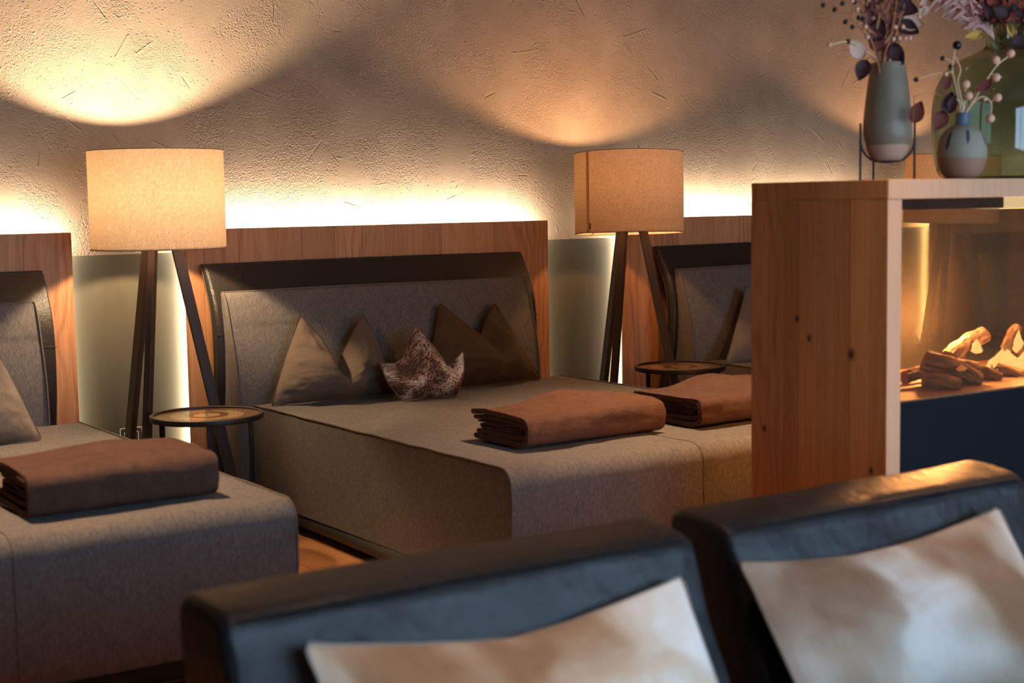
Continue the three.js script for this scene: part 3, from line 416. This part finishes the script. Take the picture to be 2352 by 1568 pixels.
// ------------------------------------------------------------------ wall sockets
for (const [x, label] of [[2.013, 'dark square double socket low on the wall behind the bright lamp'], [2.013 + STEP + 0.05, 'dark square socket low on the wall behind the dim lamp']]) {
  const g = thing('wall_socket', label, 'socket', [x, 0.32, ZP], 'wall sockets'), w = 0.044;
  mesh('plate', rbox(-w, w, -w, w, 0, 0.008, 0.003, 2), M.socket, g);
  mesh('plate_edge', tube([V(-w, -w, 0.006), V(-w, w, 0.006), V(w, w, 0.006), V(w, -w, 0.006)].flatMap((p, i, a) => { const q = a[(i + 1) % 4]; return [p.clone().lerp(q, 0.02), p.clone().lerp(q, 0.5), p.clone().lerp(q, 0.98)]; }), 0.0018, 120, 6, true), M.chrome, g);
  mesh('insert_edge', tube([V(-w, -w, 0.008), V(-w, w, 0.008), V(w, w, 0.008), V(w, -w, 0.008)].flatMap((p, i, a) => { const q = a[(i + 1) % 4]; return [p.clone().lerp(q, 0.02), p.clone().lerp(q, 0.5), p.clone().lerp(q, 0.98)].map((s) => s.multiply(V(0.64, 0.64, 1))); }), 0.0014, 120, 6, true), M.chrome, g);
}

// ------------------------------------------------------------------ see-through fireplace
const FX = 2.953, FZ0 = -3.162, FZ1 = -2.65, FY = 1.239, FT = 1.29, FR = 4.78, BY = 0.705;
const fire = thing('fireplace', 'oak framed see-through fireplace with dark base and glass sides', 'fireplace', [FX, 0, FZ1]);
const fb = (x0, x1, y0, y1, z0, z1, r = 0.0018) => rbox(x0 - FX, x1 - FX, y0, y1, z0 - FZ1, z1 - FZ1, r, 2);
{
  const uvCol = (g) => { const uv = g.attributes.uv; for (let i = 0; i < uv.count; i++) uv.setX(i, uv.getX(i) + 0.52); return g; };
  for (const x of [FX, FR - 0.054]) { const sp = new THREE.Group(); sp.name = 'side_panel'; fire.add(sp);
    for (let k = 0; k < 8; k++) { const z0 = FZ0 + (FZ1 - 0.003 - FZ0) * k / 8, z1 = FZ0 + (FZ1 - 0.003 - FZ0) * (k + 1) / 8; mesh('stave', uvCol(fb(x + 0.0004 * (k % 3), x + 0.054, 0, FY, z0 + 0.0002, z1 - 0.0002, 0.0008)), [M.oakCol, M.oakColB, M.oakColC][(k * 5 + 1) % 3], sp); } mesh('edge_band', fb(x + 0.0005, x + 0.0535, 0, FY, FZ1 - 0.003, FZ1, 0.001), M.oakEdge, fire); }
  mesh('shelf', fb(FX, FR, FY, FT, FZ0, FZ1 - 0.003, 0.003), M.oakCol, fire);
  mesh('shelf_edge_band', fb(FX + 0.0005, FR, FY, FT, FZ1 - 0.003, FZ1 + 0.0015, 0.002), M.oakEdge, fire);
  mesh('base', fb(FX + 0.054, FR - 0.054, 0, BY - 0.004, FZ0 + 0.004, FZ1 - 0.004), M.navy, fire);
  mesh('fire_tray', fb(FX + 0.056, FR - 0.056, BY - 0.004, BY, FZ0 + 0.01, FZ1 - 0.01, 0.001), M.tray, fire);
  for (const z of [FZ1 - 0.012, FZ0 + 0.012]) mesh('glass_pane', box(0.055, FR - FX - 0.055, BY, FY - 0.001, z - FZ1 - 0.002, z - FZ1 + 0.002), M.glassFire, fire);
  mesh('hood', fb(FX + 0.3, FX + 0.62, FY - 0.032, FY, FZ0 + 0.12, FZ1 - 0.12), M.navy, fire);
  mesh('light_bar', fb(FX + 0.63, FX + 1.5, FY - 0.034, FY, FZ0 + 0.14, FZ1 - 0.14), phys({ color: 0x000000, emissive: new THREE.Color().setRGB(1, 0.82, 0.55), emissiveIntensity: 16 }), fire);
  const l = new THREE.RectAreaLight(new THREE.Color().setRGB(1, 0.78, 0.5), 26, 0.87, 0.22); l.position.set(1.065, FY - 0.036, (FZ0 + FZ1) / 2 - FZ1); l.rotation.x = -Math.PI / 2; fire.add(l);
}
// logs: [x, y, z] ends, radius
function makeLog(label, a, b, r, seed, bend = 0.02) {
  const g = thing('log', label, 'log', [(a.x + b.x) / 2, Math.min(a.y, b.y) - r * 0.4, (a.z + b.z) / 2], 'logs on the fire tray'), o = g.position.clone(), A = a.clone().sub(o), B = b.clone().sub(o), d = B.clone().sub(A), L = d.length(), ax = d.clone().normalize(), sx = ax.clone().cross(V(0, 1, 0.01)).normalize(), sy = sx.clone().cross(ax);
  const pt = (u, v) => { const th = u * 6.2832, rr = r * (1 + 0.16 * noise3(Math.cos(th) * 2 + 5, v * 5 + Math.sin(th), seed, 70) + 0.1 * noise3(u * 0 + Math.cos(th) * 6, v * 18 + Math.sin(th) * 5, seed, 72)) * (1 - 0.12 * v); return A.clone().addScaledVector(d, v).addScaledVector(sx, Math.cos(th) * rr).addScaledVector(sy, Math.sin(th) * rr + bend * Math.sin(v * 3.14)); };
  mesh('bark', flip(grid(20, 16, pt, [r * 6.28, L]).toNonIndexed()), M.bark, g);
  for (const [v, c] of [[0, A], [1, B]]) mesh('cut_end', grid(20, 1, (u, w) => c.clone().addScaledVector(ax, v ? 0.001 : -0.001).lerp(pt(u, v), w), [0.05, 0.05]), M.logEnd, g);
}
const LG = (px, py, z) => spot(px, py, z);
makeLog('thick front log with a grey sawn end by the glass', LG(2120, 873, -2.78), LG(2205, 884, -2.72), 0.022, 1, 0.004);
makeLog('long dark log leaning over the front one', LG(2122, 828, -2.86), LG(2250, 878, -2.76), 0.03, 2, 0.01);
makeLog('log lying right of the long dark log', LG(2180, 838, -2.9), LG(2300, 872, -2.78), 0.022, 3, 0.008);
makeLog('split log standing up at a slant behind the pile', LG(2180, 826, -2.96), LG(2258, 770, -2.98), 0.03, 4, 0.01);
makeLog('thin stick at the left end of the tray', LG(2076, 862, -2.9), LG(2140, 846, -2.92), 0.013, 5, 0.004);
makeLog('short stick below the left end of the pile', LG(2078, 872, -2.84), LG(2135, 858, -2.86), 0.014, 6, 0.004);
makeLog('log at the right edge below the flames', LG(2270, 850, -2.86), LG(2372, 876, -2.78), 0.026, 7, 0.006);
makeLog('upright branch stub behind the flames', LG(2312, 800, -2.98), LG(2336, 752, -3.0), 0.02, 8, 0.004);
makeLog('log crossing behind the flames at the right edge', LG(2335, 800, -2.96), LG(2420, 850, -2.9), 0.026, 9, 0.006);
// flames
function makeFlame(label, p, h, r, seed, m = M.flame) {
  const g = thing('flame', label, 'flame', [p.x, p.y, p.z], 'flames among the logs');
  mesh('flame_body', grid(14, 14, (u, v) => { const a = -u * 6.2832, w = r * Math.sin(Math.PI * Math.pow(v, 0.55) * 0.98 + 0.02) * (1 + 0.75 * noise3(Math.cos(a) * 2.5 + 9, v * 5 + Math.sin(a) * 2.5, seed, 80)); return V(Math.cos(a) * w + 0.02 * h * 6 * v * v * noise3(seed, v * 3, 1, 83), v * h, Math.sin(a) * w * 0.7); }), m, g);
}
makeFlame('brightest broad flame at the right edge of the glass', LG(2315, 866, -2.87), 0.085, 0.05, 1);
makeFlame('second broad flame cut by the right edge of the picture', LG(2350, 868, -2.85), 0.08, 0.05, 2);
makeFlame('flame licking along the split log', LG(2243, 812, -2.93), 0.045, 0.02, 3);
makeFlame('small flame between the two crossing logs', LG(2280, 858, -2.85), 0.05, 0.026, 4);
makeFlame('glowing ember on the long dark log', LG(2208, 852, -2.77), 0.02, 0.014, 5, M.ember);
makeFlame('tall thin flame by the branch stub', LG(2338, 812, -2.95), 0.075, 0.018, 6);
makeFlame('low flame left of the brightest flame', LG(2300, 846, -2.92), 0.06, 0.03, 7);
makeFlame('ember glowing between the lower logs', LG(2228, 868, -2.77), 0.016, 0.012, 8, M.ember);
{ const q = LG(2325, 835, -2.86); for (const [x, y, z, k] of [[q.x, 0.84, -2.8, 0.12], [3.6, 0.87, -3.02, 0.85]]) { const l = new THREE.PointLight(FIRE, FIRE_CD * k, 0, 2); l.position.set(x, y, z); l.shadow.radius = 1.5; l.castShadow = true; scene.add(l); } }
console.log('fireplace');

// ------------------------------------------------------------------ vases and dried flowers on the shelf
const lathe = (pts, seg = 72) => { const g = new THREE.LatheGeometry(new THREE.CatmullRomCurve3(pts.map(([r, y]) => V(r, y, 0)), false, 'centripetal').getPoints(60).map((q) => new THREE.Vector2(Math.max(q.x, 0.0001), q.y)), seg); const uv = g.attributes.uv; for (let i = 0; i < uv.count; i++) uv.setXY(i, uv.getX(i) * 0.4, uv.getY(i) * 0.35); return g; };
const VA = V(3.172, FT, -2.85), VB = V(3.365, FT, -2.752), VC = V(3.735, FT, -2.905);
{
  const st = thing('vase_stand', 'thin black wire stand with three legs under the tapered vase', 'vase stand', [VA.x, VA.y, VA.z]);
  const rs = 0.076; for (let k = 0; k < 3; k++) { const a = aim([0, 104, 182][k], 3.172) + 0.03, c = Math.cos(a) * rs, s = Math.sin(a) * rs; mesh('leg', tube([V(c, 0, s), V(c, 0.08, s), V(c, 0.158, s)], 0.0032, 8, 8), M.blackMetal, st); mesh('cradle_wire', tube([V(c, 0.105, s), V(c * 0.9, 0.082, s * 0.9), V(c * 0.6, 0.058, s * 0.6), V(c * 0.2, 0.051, s * 0.2), V(0, 0.05, 0)], 0.0032, 24, 8), M.blackMetal, st); }
  const v = thing('vase', 'tall tapered grey ceramic vase held in the wire stand', 'vase', [VA.x, VA.y + 0.054, VA.z]);
  mesh('body', lathe([[0.058, 0.042], [0.066, 0.068], [0.067, 0.09], [0.064, 0.13], [0.056, 0.2], [0.048, 0.255], [0.046, 0.268], [0.042, 0.268], [0.042, 0.255], [0.05, 0.2], [0.058, 0.12]]), M.ceramic, v);
  mesh('bare_clay_foot', lathe([[0, 0], [0.034, 0.001], [0.047, 0.012], [0.056, 0.032], [0.0585, 0.043]]), M.ceramicBase, v);
}
{
  const v = thing('vase', 'small round clay vase with dark brush marks', 'vase', [VB.x, VB.y, VB.z]);
  const marks = tex(512, 512, 0.4, 0.35, (u, w) => { let d = 0; for (const [a, b, l] of [[0.06, 0.66, 0.2], [0.2, 0.62, 0.24], [0.34, 0.7, 0.2], [0.5, 0.64, 0.22], [0.62, 0.68, 0.2], [0.76, 0.63, 0.24], [0.9, 0.69, 0.2]]) { const dx = (u - a - 0.05 * (w - b)) / 0.018, dy = (w - b) / l; d = Math.max(d, smooth(1.15, 0.7, Math.hypot(dx * (1 + 0.4 * vn(u * 60, w * 60, 60, 60, 160)), dy * 2))); } const line = smooth(0.415, 0.435, w + 0.012 * vn(u * 12, 1, 12, 2, 162)); return mix3(mix3(rgb(150, 106, 80), rgb(146, 133, 114), line), rgb(52, 54, 56), d * line); });
  mesh('body', lathe([[0, 0], [0.036, 0.001], [0.056, 0.022], [0.067, 0.062], [0.066, 0.092], [0.054, 0.126], [0.034, 0.144], [0.02, 0.15]]), phys({ map: marks, roughness: 0.7 }), v);
  mesh('neck', lathe([[0.021, 0.147], [0.0185, 0.156], [0.018, 0.182], [0.016, 0.184], [0.014, 0.178], [0.014, 0.15]]), phys({ color: hex(80, 90, 104), roughness: 0.6 }), v);
}
{
  const v = thing('vase', 'large bulbous green glass vase cut by the right edge', 'vase', [VC.x, VC.y, VC.z]), t = 0.006;
  const out = [[0, 0], [0.15, 0.001], [0.18, 0.012], [0.196, 0.05], [0.206, 0.13], [0.205, 0.22], [0.19, 0.29], [0.15, 0.345], [0.09, 0.375], [0.058, 0.392], [0.052, 0.42], [0.06, 0.452], [0.066, 0.46]], inn = out.map(([r, y]) => [Math.max(0, r - t), Math.max(t, y)]).reverse();
  mesh('glass_body', lathe([...out, ...inn], 96), M.glassGreen, v);
}
// dried plants: stems with berries and leaves
const leafGeo = (L, W, cup = 0.25) => grid(8, 12, (u, v) => { const w = W * Math.pow(Math.sin(Math.PI * Math.pow(v, 0.75)), 0.8) * (u - 0.5) * 2; return V(w, v * L, -cup * W * (1 - Math.pow((u - 0.5) * 2, 2)) + 0.15 * L * v * v); });
const GEO = { leafBig: leafGeo(0.062, 0.022), leafSmall: leafGeo(0.04, 0.012), petal: leafGeo(0.055, 0.012, 0.5), thin: leafGeo(0.05, 0.0035, 0.1), berry: new THREE.SphereGeometry(0.0068, 14, 10), berryBig: new THREE.SphereGeometry(0.0125, 18, 14) };
function branch(name, label, group, base, pts, r, mat, extras = []) {
  const g = thing(name, label, 'dried flower', [base.x, base.y, base.z], group);
  mesh('stem', tube([V(0, 0, 0), ...pts.map((q) => q.clone().sub(base))], r, 40, 6), mat, g);
  for (const e of extras) {
    const p = e.p.clone().sub(base), curve = [V(0, 0, 0), ...pts.map((q) => q.clone().sub(base))];
    let near = curve[0]; for (let k = 0; k < curve.length - 1; k++) for (let t = 0; t <= 1; t += 0.1) { const q = curve[k].clone().lerp(curve[k + 1], t); if (q.distanceTo(p) < near.distanceTo(p) - 0.002) near = q; }
    if (e.berry) { const m = mesh('berry', e.big ? GEO.berryBig : GEO.berry, e.mat, g); m.position.copy(p); if (near.distanceTo(p) > 0.008) mesh('stalk', tube([near, near.clone().lerp(p, 0.5).add(V(0, 0.004, 0)), p], 0.0011, 10, 5), mat, g); }
    else { const m = mesh(e.petal ? 'petal' : 'leaf', e.petal ? GEO.petal : e.thin ? GEO.thin : e.small ? GEO.leafSmall : GEO.leafBig, e.mat, g); m.position.copy(p); const y = e.dir.clone().normalize(), z0 = (e.face || V(-0.6, 0.1, 0.75)).clone(), x = y.clone().cross(z0).normalize(), z = x.clone().cross(y); m.quaternion.setFromRotationMatrix(new THREE.Matrix4().makeBasis(x, y, z)); if (near.distanceTo(p) > 0.008) mesh('stalk', tube([near, near.clone().lerp(p, 0.5), p], 0.0012, 8, 5), mat, g); }
  }
  return g;
}
const ORD = ['first', 'second', 'third', 'fourth', 'fifth', 'sixth', 'seventh', 'eighth', 'ninth'];
const dirPx = (dx, dy) => rgt.clone().multiplyScalar(dx).add(V(0, -dy, 0));
const LF = (px, py, z, dx, dy, mat, o = {}) => ({ p: spot(px, py, z), dir: dirPx(dx, dy), mat, ...o });
const BR = (px, py, z, mat, big) => ({ berry: true, p: spot(px, py, z), mat, big });
{
  const b = V(VA.x, VA.y + 0.12, VA.z), s = (x, y, z = -2.85) => spot(x, y, z), GA = 'dried stems in the tapered vase';
  branch('berry_branch', 'dark berry branch reaching to the left out of the tapered vase', GA, b, [s(2018, 140), s(1980, 70), s(1935, 25), s(1893, -10)], 0.0016, M.twig, [BR(1891, 12, -2.85, M.berryDark), BR(1917, 22, -2.86, M.berryDark), BR(1935, 8, -2.84, M.berryDark), BR(1958, 62, -2.85, M.berryDark), BR(1942, 50, -2.86, M.berryDark), BR(1963, 5, -2.85, M.berryDark), BR(1982, 44, -2.83, M.berryDark), BR(1998, 20, -2.85, M.berryDark)]);
  branch('pale_twig', 'pale curved twig with an orange tip left of the tapered vase', GA, b, [s(2016, 142), s(1990, 118), s(1966, 102), s(1940, 96), s(1906, 103)], 0.0022, M.twigPale, [BR(1948, 95, -2.85, M.berryDark), BR(1905, 103, -2.85, M.berryPale), LF(1985, 132, -2.84, -0.6, -0.7, M.leafPale)]);
  branch('leaf_stem', 'stem with a dark leaf hanging over the left rim of the tapered vase', GA, b, [s(2014, 146), s(2000, 132), s(1990, 138)], 0.0018, M.twig, [LF(1990, 136, -2.83, -0.35, 0.95, M.leafDark)]);
  branch('leaf_stem', 'stem with a broad dark leaf over the right rim of the tapered vase', GA, b, [s(2035, 146), s(2042, 120), s(2048, 104)], 0.002, M.twig, [LF(2048, 104, -2.82, 0.5, 0.9, M.leafDark), LF(2050, 98, -2.82, 0.25, 0.9, M.leafDark)]);
  branch('leaf_stem', 'tall stem with purple leaves leaning right out of the tapered vase', GA, b, [s(2036, 140), s(2052, 90), s(2062, 40), s(2060, -30)], 0.0022, M.twig, [LF(2066, 50, -2.84, 0.85, 0.55, M.leafDark), LF(2056, 30, -2.86, 0.7, -0.7, M.leafDark), LF(2060, 12, -2.84, 0.75, 0.25, M.leafDark), LF(2070, 48, -2.84, 0.9, 0.2, M.leafPale)]);
  branch('leaf_stem', 'upright stem with dark rust leaves in the middle of the tapered vase', GA, b, [s(2024, 140), s(2014, 80), s(2004, 20), s(1998, -40)], 0.002, M.twig, [LF(2012, 95, -2.83, 0.2, -0.9, M.leafDark), LF(2004, 60, -2.84, -0.1, -1, M.leafRust), LF(2016, 120, -2.83, -0.1, -1, M.leafRust), LF(2000, 10, -2.84, 0.5, -0.8, M.leafDark)]);
  const q = rng(303);
  for (let k = 0; k < 16; k++) { const x = 1950 + k * 12 + q() * 10, z = -2.85 + (q() - 0.5) * 0.05, ex = []; for (let j = 0; j < 5; j++) ex.push({ berry: true, p: spot(2028 + (x - 2028) * (0.5 + 0.12 * j) + (q() - 0.5) * 14, 80 - j * 22 + q() * 10, z), mat: q() < 0.55 ? M.berryPale : M.berryDark }); branch('grass_stem', 'thin orange brown grass stem in the tapered vase', GA, b, [s(2016 + k * 1.5, 142, z), s(2028 + (x - 2028) * 0.45, 80, z), s(x, -30 - q() * 30, z)], 0.0024, M.twig, k % 3 === 0 ? ex : ex.slice(0, 2)); }
  [[1990, -20, 'leftmost'], [2008, -30, 'second'], [2030, -40, 'middle'], [2048, -30, 'fourth'], [2070, -25, 'rightmost']].forEach(([x, y, w], n) => { const ex = []; for (let j = 0; j < 22; j++) { const t = 0.2 + j * 0.036; ex.push(LF(2028 + (x - 2028) * t + (q() - 0.5) * 10, 140 + (y - 140) * t, -2.85 + (q() - 0.5) * 0.05, (q() - 0.5) * 1.4 + (x - 2028) * 0.01, -0.8, q() < 0.6 ? M.twig : M.leafRust, { thin: true })); } branch('rust_spray', 'feathery rust brown spray in the tapered vase, ' + w + ' of five', GA, b, [s(2022 + n * 3, 142), s(2028 + (x - 2028) * 0.5, 70), s(x, y)], 0.0022, M.twig, ex); });
  branch('plume_stem', 'orange spray fanning right above the tapered vase', GA, b, [s(2040, 140), s(2075, 70), s(2110, 25), s(2150, -15)], 0.0022, M.twig, [LF(2098, 40, -2.85, 0.8, -0.6, M.leafPale, { small: true }), LF(2110, 30, -2.85, 0.9, -0.3, M.leafPale, { small: true }), LF(2112, 20, -2.85, 0.5, -0.8, M.leafPale, { small: true }), BR(2104, 183, -2.83, M.berryDark)].slice(0, 3));
}
{
  const b = V(VB.x, VB.y + 0.165, VB.z), s = (x, y, z = -2.752) => spot(x, y, z), GB = 'dried stems in the small round vase', P = M.berryPale, K = M.berryDark;
  branch('berry_branch', 'tall branch with large pale berries leaning right out of the round vase', GB, b, [s(2225, 250), s(2262, 190), s(2290, 150), s(2318, 128)], 0.0021, M.twigPale, [BR(2321, 123, -2.75, P, 1), BR(2287, 138, -2.75, P, 1), BR(2288, 178, -2.75, P, 1)]);
  branch('berry_branch', 'low branch with pale berries drooping right of the round vase', GB, b, [s(2228, 245), s(2256, 222), s(2276, 236), s(2276, 266)], 0.0021, M.twigPale, [BR(2275, 272, -2.75, P, 1), BR(2291, 224, -2.75, P, 1), BR(2262, 228, -2.74, P)]);
  branch('berry_branch', 'short branch with two pale berries standing over the round vase', GB, b, [s(2214, 246), s(2216, 220), s(2218, 196)], 0.002, M.twigPale, [BR(2218, 194, -2.75, P, 1), BR(2224, 220, -2.74, P, 1), BR(2188, 226, -2.75, P)]);
  branch('berry_branch', 'dark berry branch leaning left out of the round vase', GB, b, [s(2206, 246), s(2196, 200), s(2188, 160), s(2194, 110)], 0.0018, M.twigPale, [BR(2198, 104, -2.75, K, 1), BR(2165, 134, -2.75, K), BR(2183, 153, -2.75, K), BR(2104, 183, -2.76, K), BR(2172, 170, -2.75, P)]);
  branch('leaf_stem', 'stem with dark leaves on the left side of the round vase', GB, b, [s(2204, 250), s(2192, 240), s(2184, 230)], 0.0018, M.twig, [LF(2176, 262, -2.74, 0.15, -0.95, M.leafDark), LF(2182, 250, -2.73, 0.3, -0.9, M.leafDark, { small: true }), LF(2172, 255, -2.75, -0.5, 0.85, M.leafRust)]);
  branch('flower_stem', 'stem with two dark red flower heads above the round vase', GB, b, [s(2222, 248), s(2240, 215), s(2254, 200)], 0.0018, M.twig, [LF(2246, 205, -2.74, 0.9, -0.3, M.leafRust, { small: true }), LF(2250, 202, -2.74, 0.7, -0.5, M.leafRust, { small: true }), LF(2240, 200, -2.74, 0.9, 0.1, M.leafRust, { small: true })]);
  branch('leaf_stem', 'fine twig with rust leaf between the tapered vase and the round vase', GB, b, [s(2190, 235), s(2140, 215), s(2100, 222)], 0.001, M.twig, [LF(2096, 282, -2.75, 0.35, -0.9, M.leafRust), LF(2168, 205, -2.75, 0.3, -0.6, M.leafRust, { small: true })]);
  branch('curled_twig', 'pale curled twig standing over the round vase', GB, b, [s(2212, 246), s(2205, 215), s(2200, 185), s(2206, 160), s(2194, 130)], 0.002, M.twigPale, []);
}
{
  const b = V(VC.x, VC.y + 0.38, VC.z), s = (x, y, z = -2.9) => spot(x, y, z), GC = 'dried bouquet in the green glass vase', q = rng(404);
  for (let k = 0; k < 9; k++) { const x = 2120 + k * 14, y0 = -60 + q() * 50, ex = []; for (let j = 0; j < 16; j++) { const t = 0.35 + j * 0.042; ex.push(LF(2290 + (x - 2290) * t, 100 + (y0 - 100) * t, -2.9 + (q() - 0.5) * 0.05, -0.5 + (q() - 0.5) * 0.7, -0.6 + q() * 1.1, q() < 0.75 ? M.plume : M.plumeRed, { thin: true })); } branch('plume_stem', ORD[k] + ' feathery pink plume from the left over the green vase', GC, b, [s(2290, 98), s(2240 + k * 5, 50), s(x, y0)], 0.002, M.plume, ex); }
  branch('pale_twig', 'pale wavy twig standing in the green glass vase', GC, b, [s(2288, 100), s(2276, 66), s(2284, 36), s(2289, 16), s(2279, 2)], 0.003, M.twigPale, []);
  branch('leaf_stem', 'stem with yellow petals spreading over the neck of the green vase', GC, b, [s(2296, 98), s(2284, 86), s(2268, 78)], 0.0018, M.twig, [LF(2262, 84, -2.85, -0.95, -0.25, M.leafYellow, { petal: 1 }), LF(2256, 78, -2.85, -0.8, 0.15, M.leafYellow, { petal: 1 }), LF(2330, 88, -2.85, -0.4, -0.9, M.leafYellow, { petal: 1 })]);
  branch('leaf_stem', 'stem with dark blue black leaves at the right edge of the picture', GC, b, [s(2310, 98), s(2330, 92), s(2345, 90)], 0.002, M.twig, [LF(2325, 102, -2.83, 0.95, -0.25, M.leafDark), LF(2318, 40, -2.85, -0.8, -0.5, M.leafDark), LF(2270, 50, -2.88, -0.3, -0.9, M.leafDark)]);
  for (let k = 0; k < 5; k++) { const x = 2262 + k * 30, y = 12 + (k % 2) * 18, ex = []; for (let j = 0; j < 26; j++) { const a = q() * 6.28, c = q(); ex.push(LF(x + Math.cos(a) * 20 * c, y + Math.sin(a) * 16 * c, -2.9 + (q() - 0.5) * 0.06, Math.cos(a) + (q() - 0.5), Math.sin(a) - 0.3, q() < 0.7 ? M.plumeRed : M.leafDark, { small: true, face: V(q() - 0.5, q() - 0.2, q()) })); } branch('flower_stem', ORD[k] + ' dark red dried flower head from the left above the green vase', GC, b, [s(2300, 96), s(2300 + (x - 2300) * 0.5, 55), s(x, y)], 0.0022, M.twig, ex); }
}
console.log('flowers');

// ------------------------------------------------------------------ sofa in the foreground
{
  const g = thing('sofa', 'dark leather sofa in the blurred foreground', 'sofa', [1.9, 0, -1.9]), X = -1.9, Z = 1.9;
  const back = (x0, x1, sd) => {
    const pr = spline([[-2.325 + Z, 0.54], [-2.322 + Z, 0.595], [-2.305 + Z, 0.612], [-2.26 + Z, 0.616], [-2.2 + Z, 0.612], [-2.165 + Z, 0.606], [-2.14 + Z, 0.592], [-2.128 + Z, 0.565], [-2.08 + Z, 0.44], [-2.0 + Z, 0.25], [-2.08 + Z, 0.17], [-2.24 + Z, 0.18]], 50);
    const gg = extrudeX(pr, x0 + X, x1 + X, 0.022, 24, 0.9), p = gg.attributes.position; for (let i = 0; i < p.count; i++) { const x = p.getX(i), y = p.getY(i), z = p.getZ(i); p.setXYZ(i, x, y + 0.005 * noise3(x * 5, z * 8, sd, 91), z + 0.008 * noise3(x * 6, y * 9, sd, 93)); } gg.deleteAttribute('normal');
    const m = mesh('back_cushion', boxUV(toCreasedNormals(gg, 0.9)), M.sofa, g);
    mesh('piping', tube([V(x0 + X + 0.03, 0.596, -2.143 + Z), V((x0 + x1) / 2 + X, 0.6, -2.142 + Z), V(x1 + X - 0.03, 0.596, -2.143 + Z)], 0.004, 40, 8), M.sofa, m);
  };
  back(0.875, 1.852, 3); back(1.937, 2.86, 6);
  mesh('frame', rbox(0.86 + X, 2.88 + X, 0.06, 0.14, -2.28 + Z, -1.28 + Z, 0.03, 3), M.sofa, g);
  for (const [a, b] of [[0.875, 1.925], [1.937, 2.86]]) mesh('seat_cushion', rbox(a + X, b + X, 0.13, 0.235, -2.02 + Z, -1.25 + Z, 0.045, 4), M.sofa, g);
  for (const [x, z] of [[0.95, -2.2], [2.78, -2.2], [0.95, -1.36], [2.78, -1.36]]) { const c = new THREE.CylinderGeometry(0.02, 0.016, 0.07, 16); c.translate(x + X, 0.035, z + Z); mesh('foot', c, M.blackMetal, g); }
  const A = (x, y, z = -2.085) => spot(x, y, z);
  const bl = (p, dx, z = -1.87) => V(p.x + dx, 0.245, z);
  { const t = [A(704, 1480), A(830, 1480), A(953, 1479), A(1080, 1474), A(1174, 1466), A(1300, 1430), A(1430, 1380), A(1563, 1326)]; cushion('hide_cushion', 'cream and brown cowhide cushion on the left half of the sofa', M.cowhide, bl(t[0], 0.02), bl(t[7], -0.03), t, { bulge: 0.09, backBulge: 0.02, seed: 21, wr: 0.005, group: 'cowhide cushions on the sofa' }); }
  { const t = [A(1700, 1291), A(1830, 1288), A(1953, 1276), A(2060, 1252), A(2116, 1236), A(2210, 1200), A(2293, 1167)]; cushion('hide_cushion', 'grey brown cowhide cushion on the right half of the sofa', M.cowhideGrey, bl(t[0], 0.01), bl(t[6], -0.01), t, { bulge: 0.09, backBulge: 0.02, seed: 24, wr: 0.006, group: 'cowhide cushions on the sofa' }); }
}
// recessed warm downlights in the ceiling
[[1.5, -2.0, 'one above the left half of the sofa', 0.32, 0.36], [3.4, -3.8, 'one above the foot of the middle bed', 1.7], [2.85, -2.3, 'one in front of the fireplace shelf', 0.6, 0.4], [1.0, -4.1, 'one above the left bed', 1.7], [5.6, -3.6, 'one above the half hidden bed']].forEach(([x, z, w, k = 1, cone = 0.62]) => {
  const g = thing('downlight', 'recessed warm ceiling downlight, ' + w, 'downlight', [x, RH, z], 'ceiling downlights');
  const ring = new THREE.TorusGeometry(0.05, 0.008, 8, 32); ring.rotateX(Math.PI / 2); mesh('trim_ring', ring, M.metal, g);
  const d = new THREE.CylinderGeometry(0.045, 0.045, 0.006, 28); d.translate(0, -0.004, 0); mesh('diffuser', d, phys({ color: 0x000000, emissive: WARM, emissiveIntensity: 40 }), g);
  const l = new THREE.SpotLight(DOWNC, DOWN_CD * k, 0, cone, 0.8, 2); l.position.set(0, -0.02, 0); l.shadow.radius = 2; l.castShadow = true; l.target.position.set(0, -2.5, 0); g.add(l); g.add(l.target);
});
renderer.render(scene, camera);
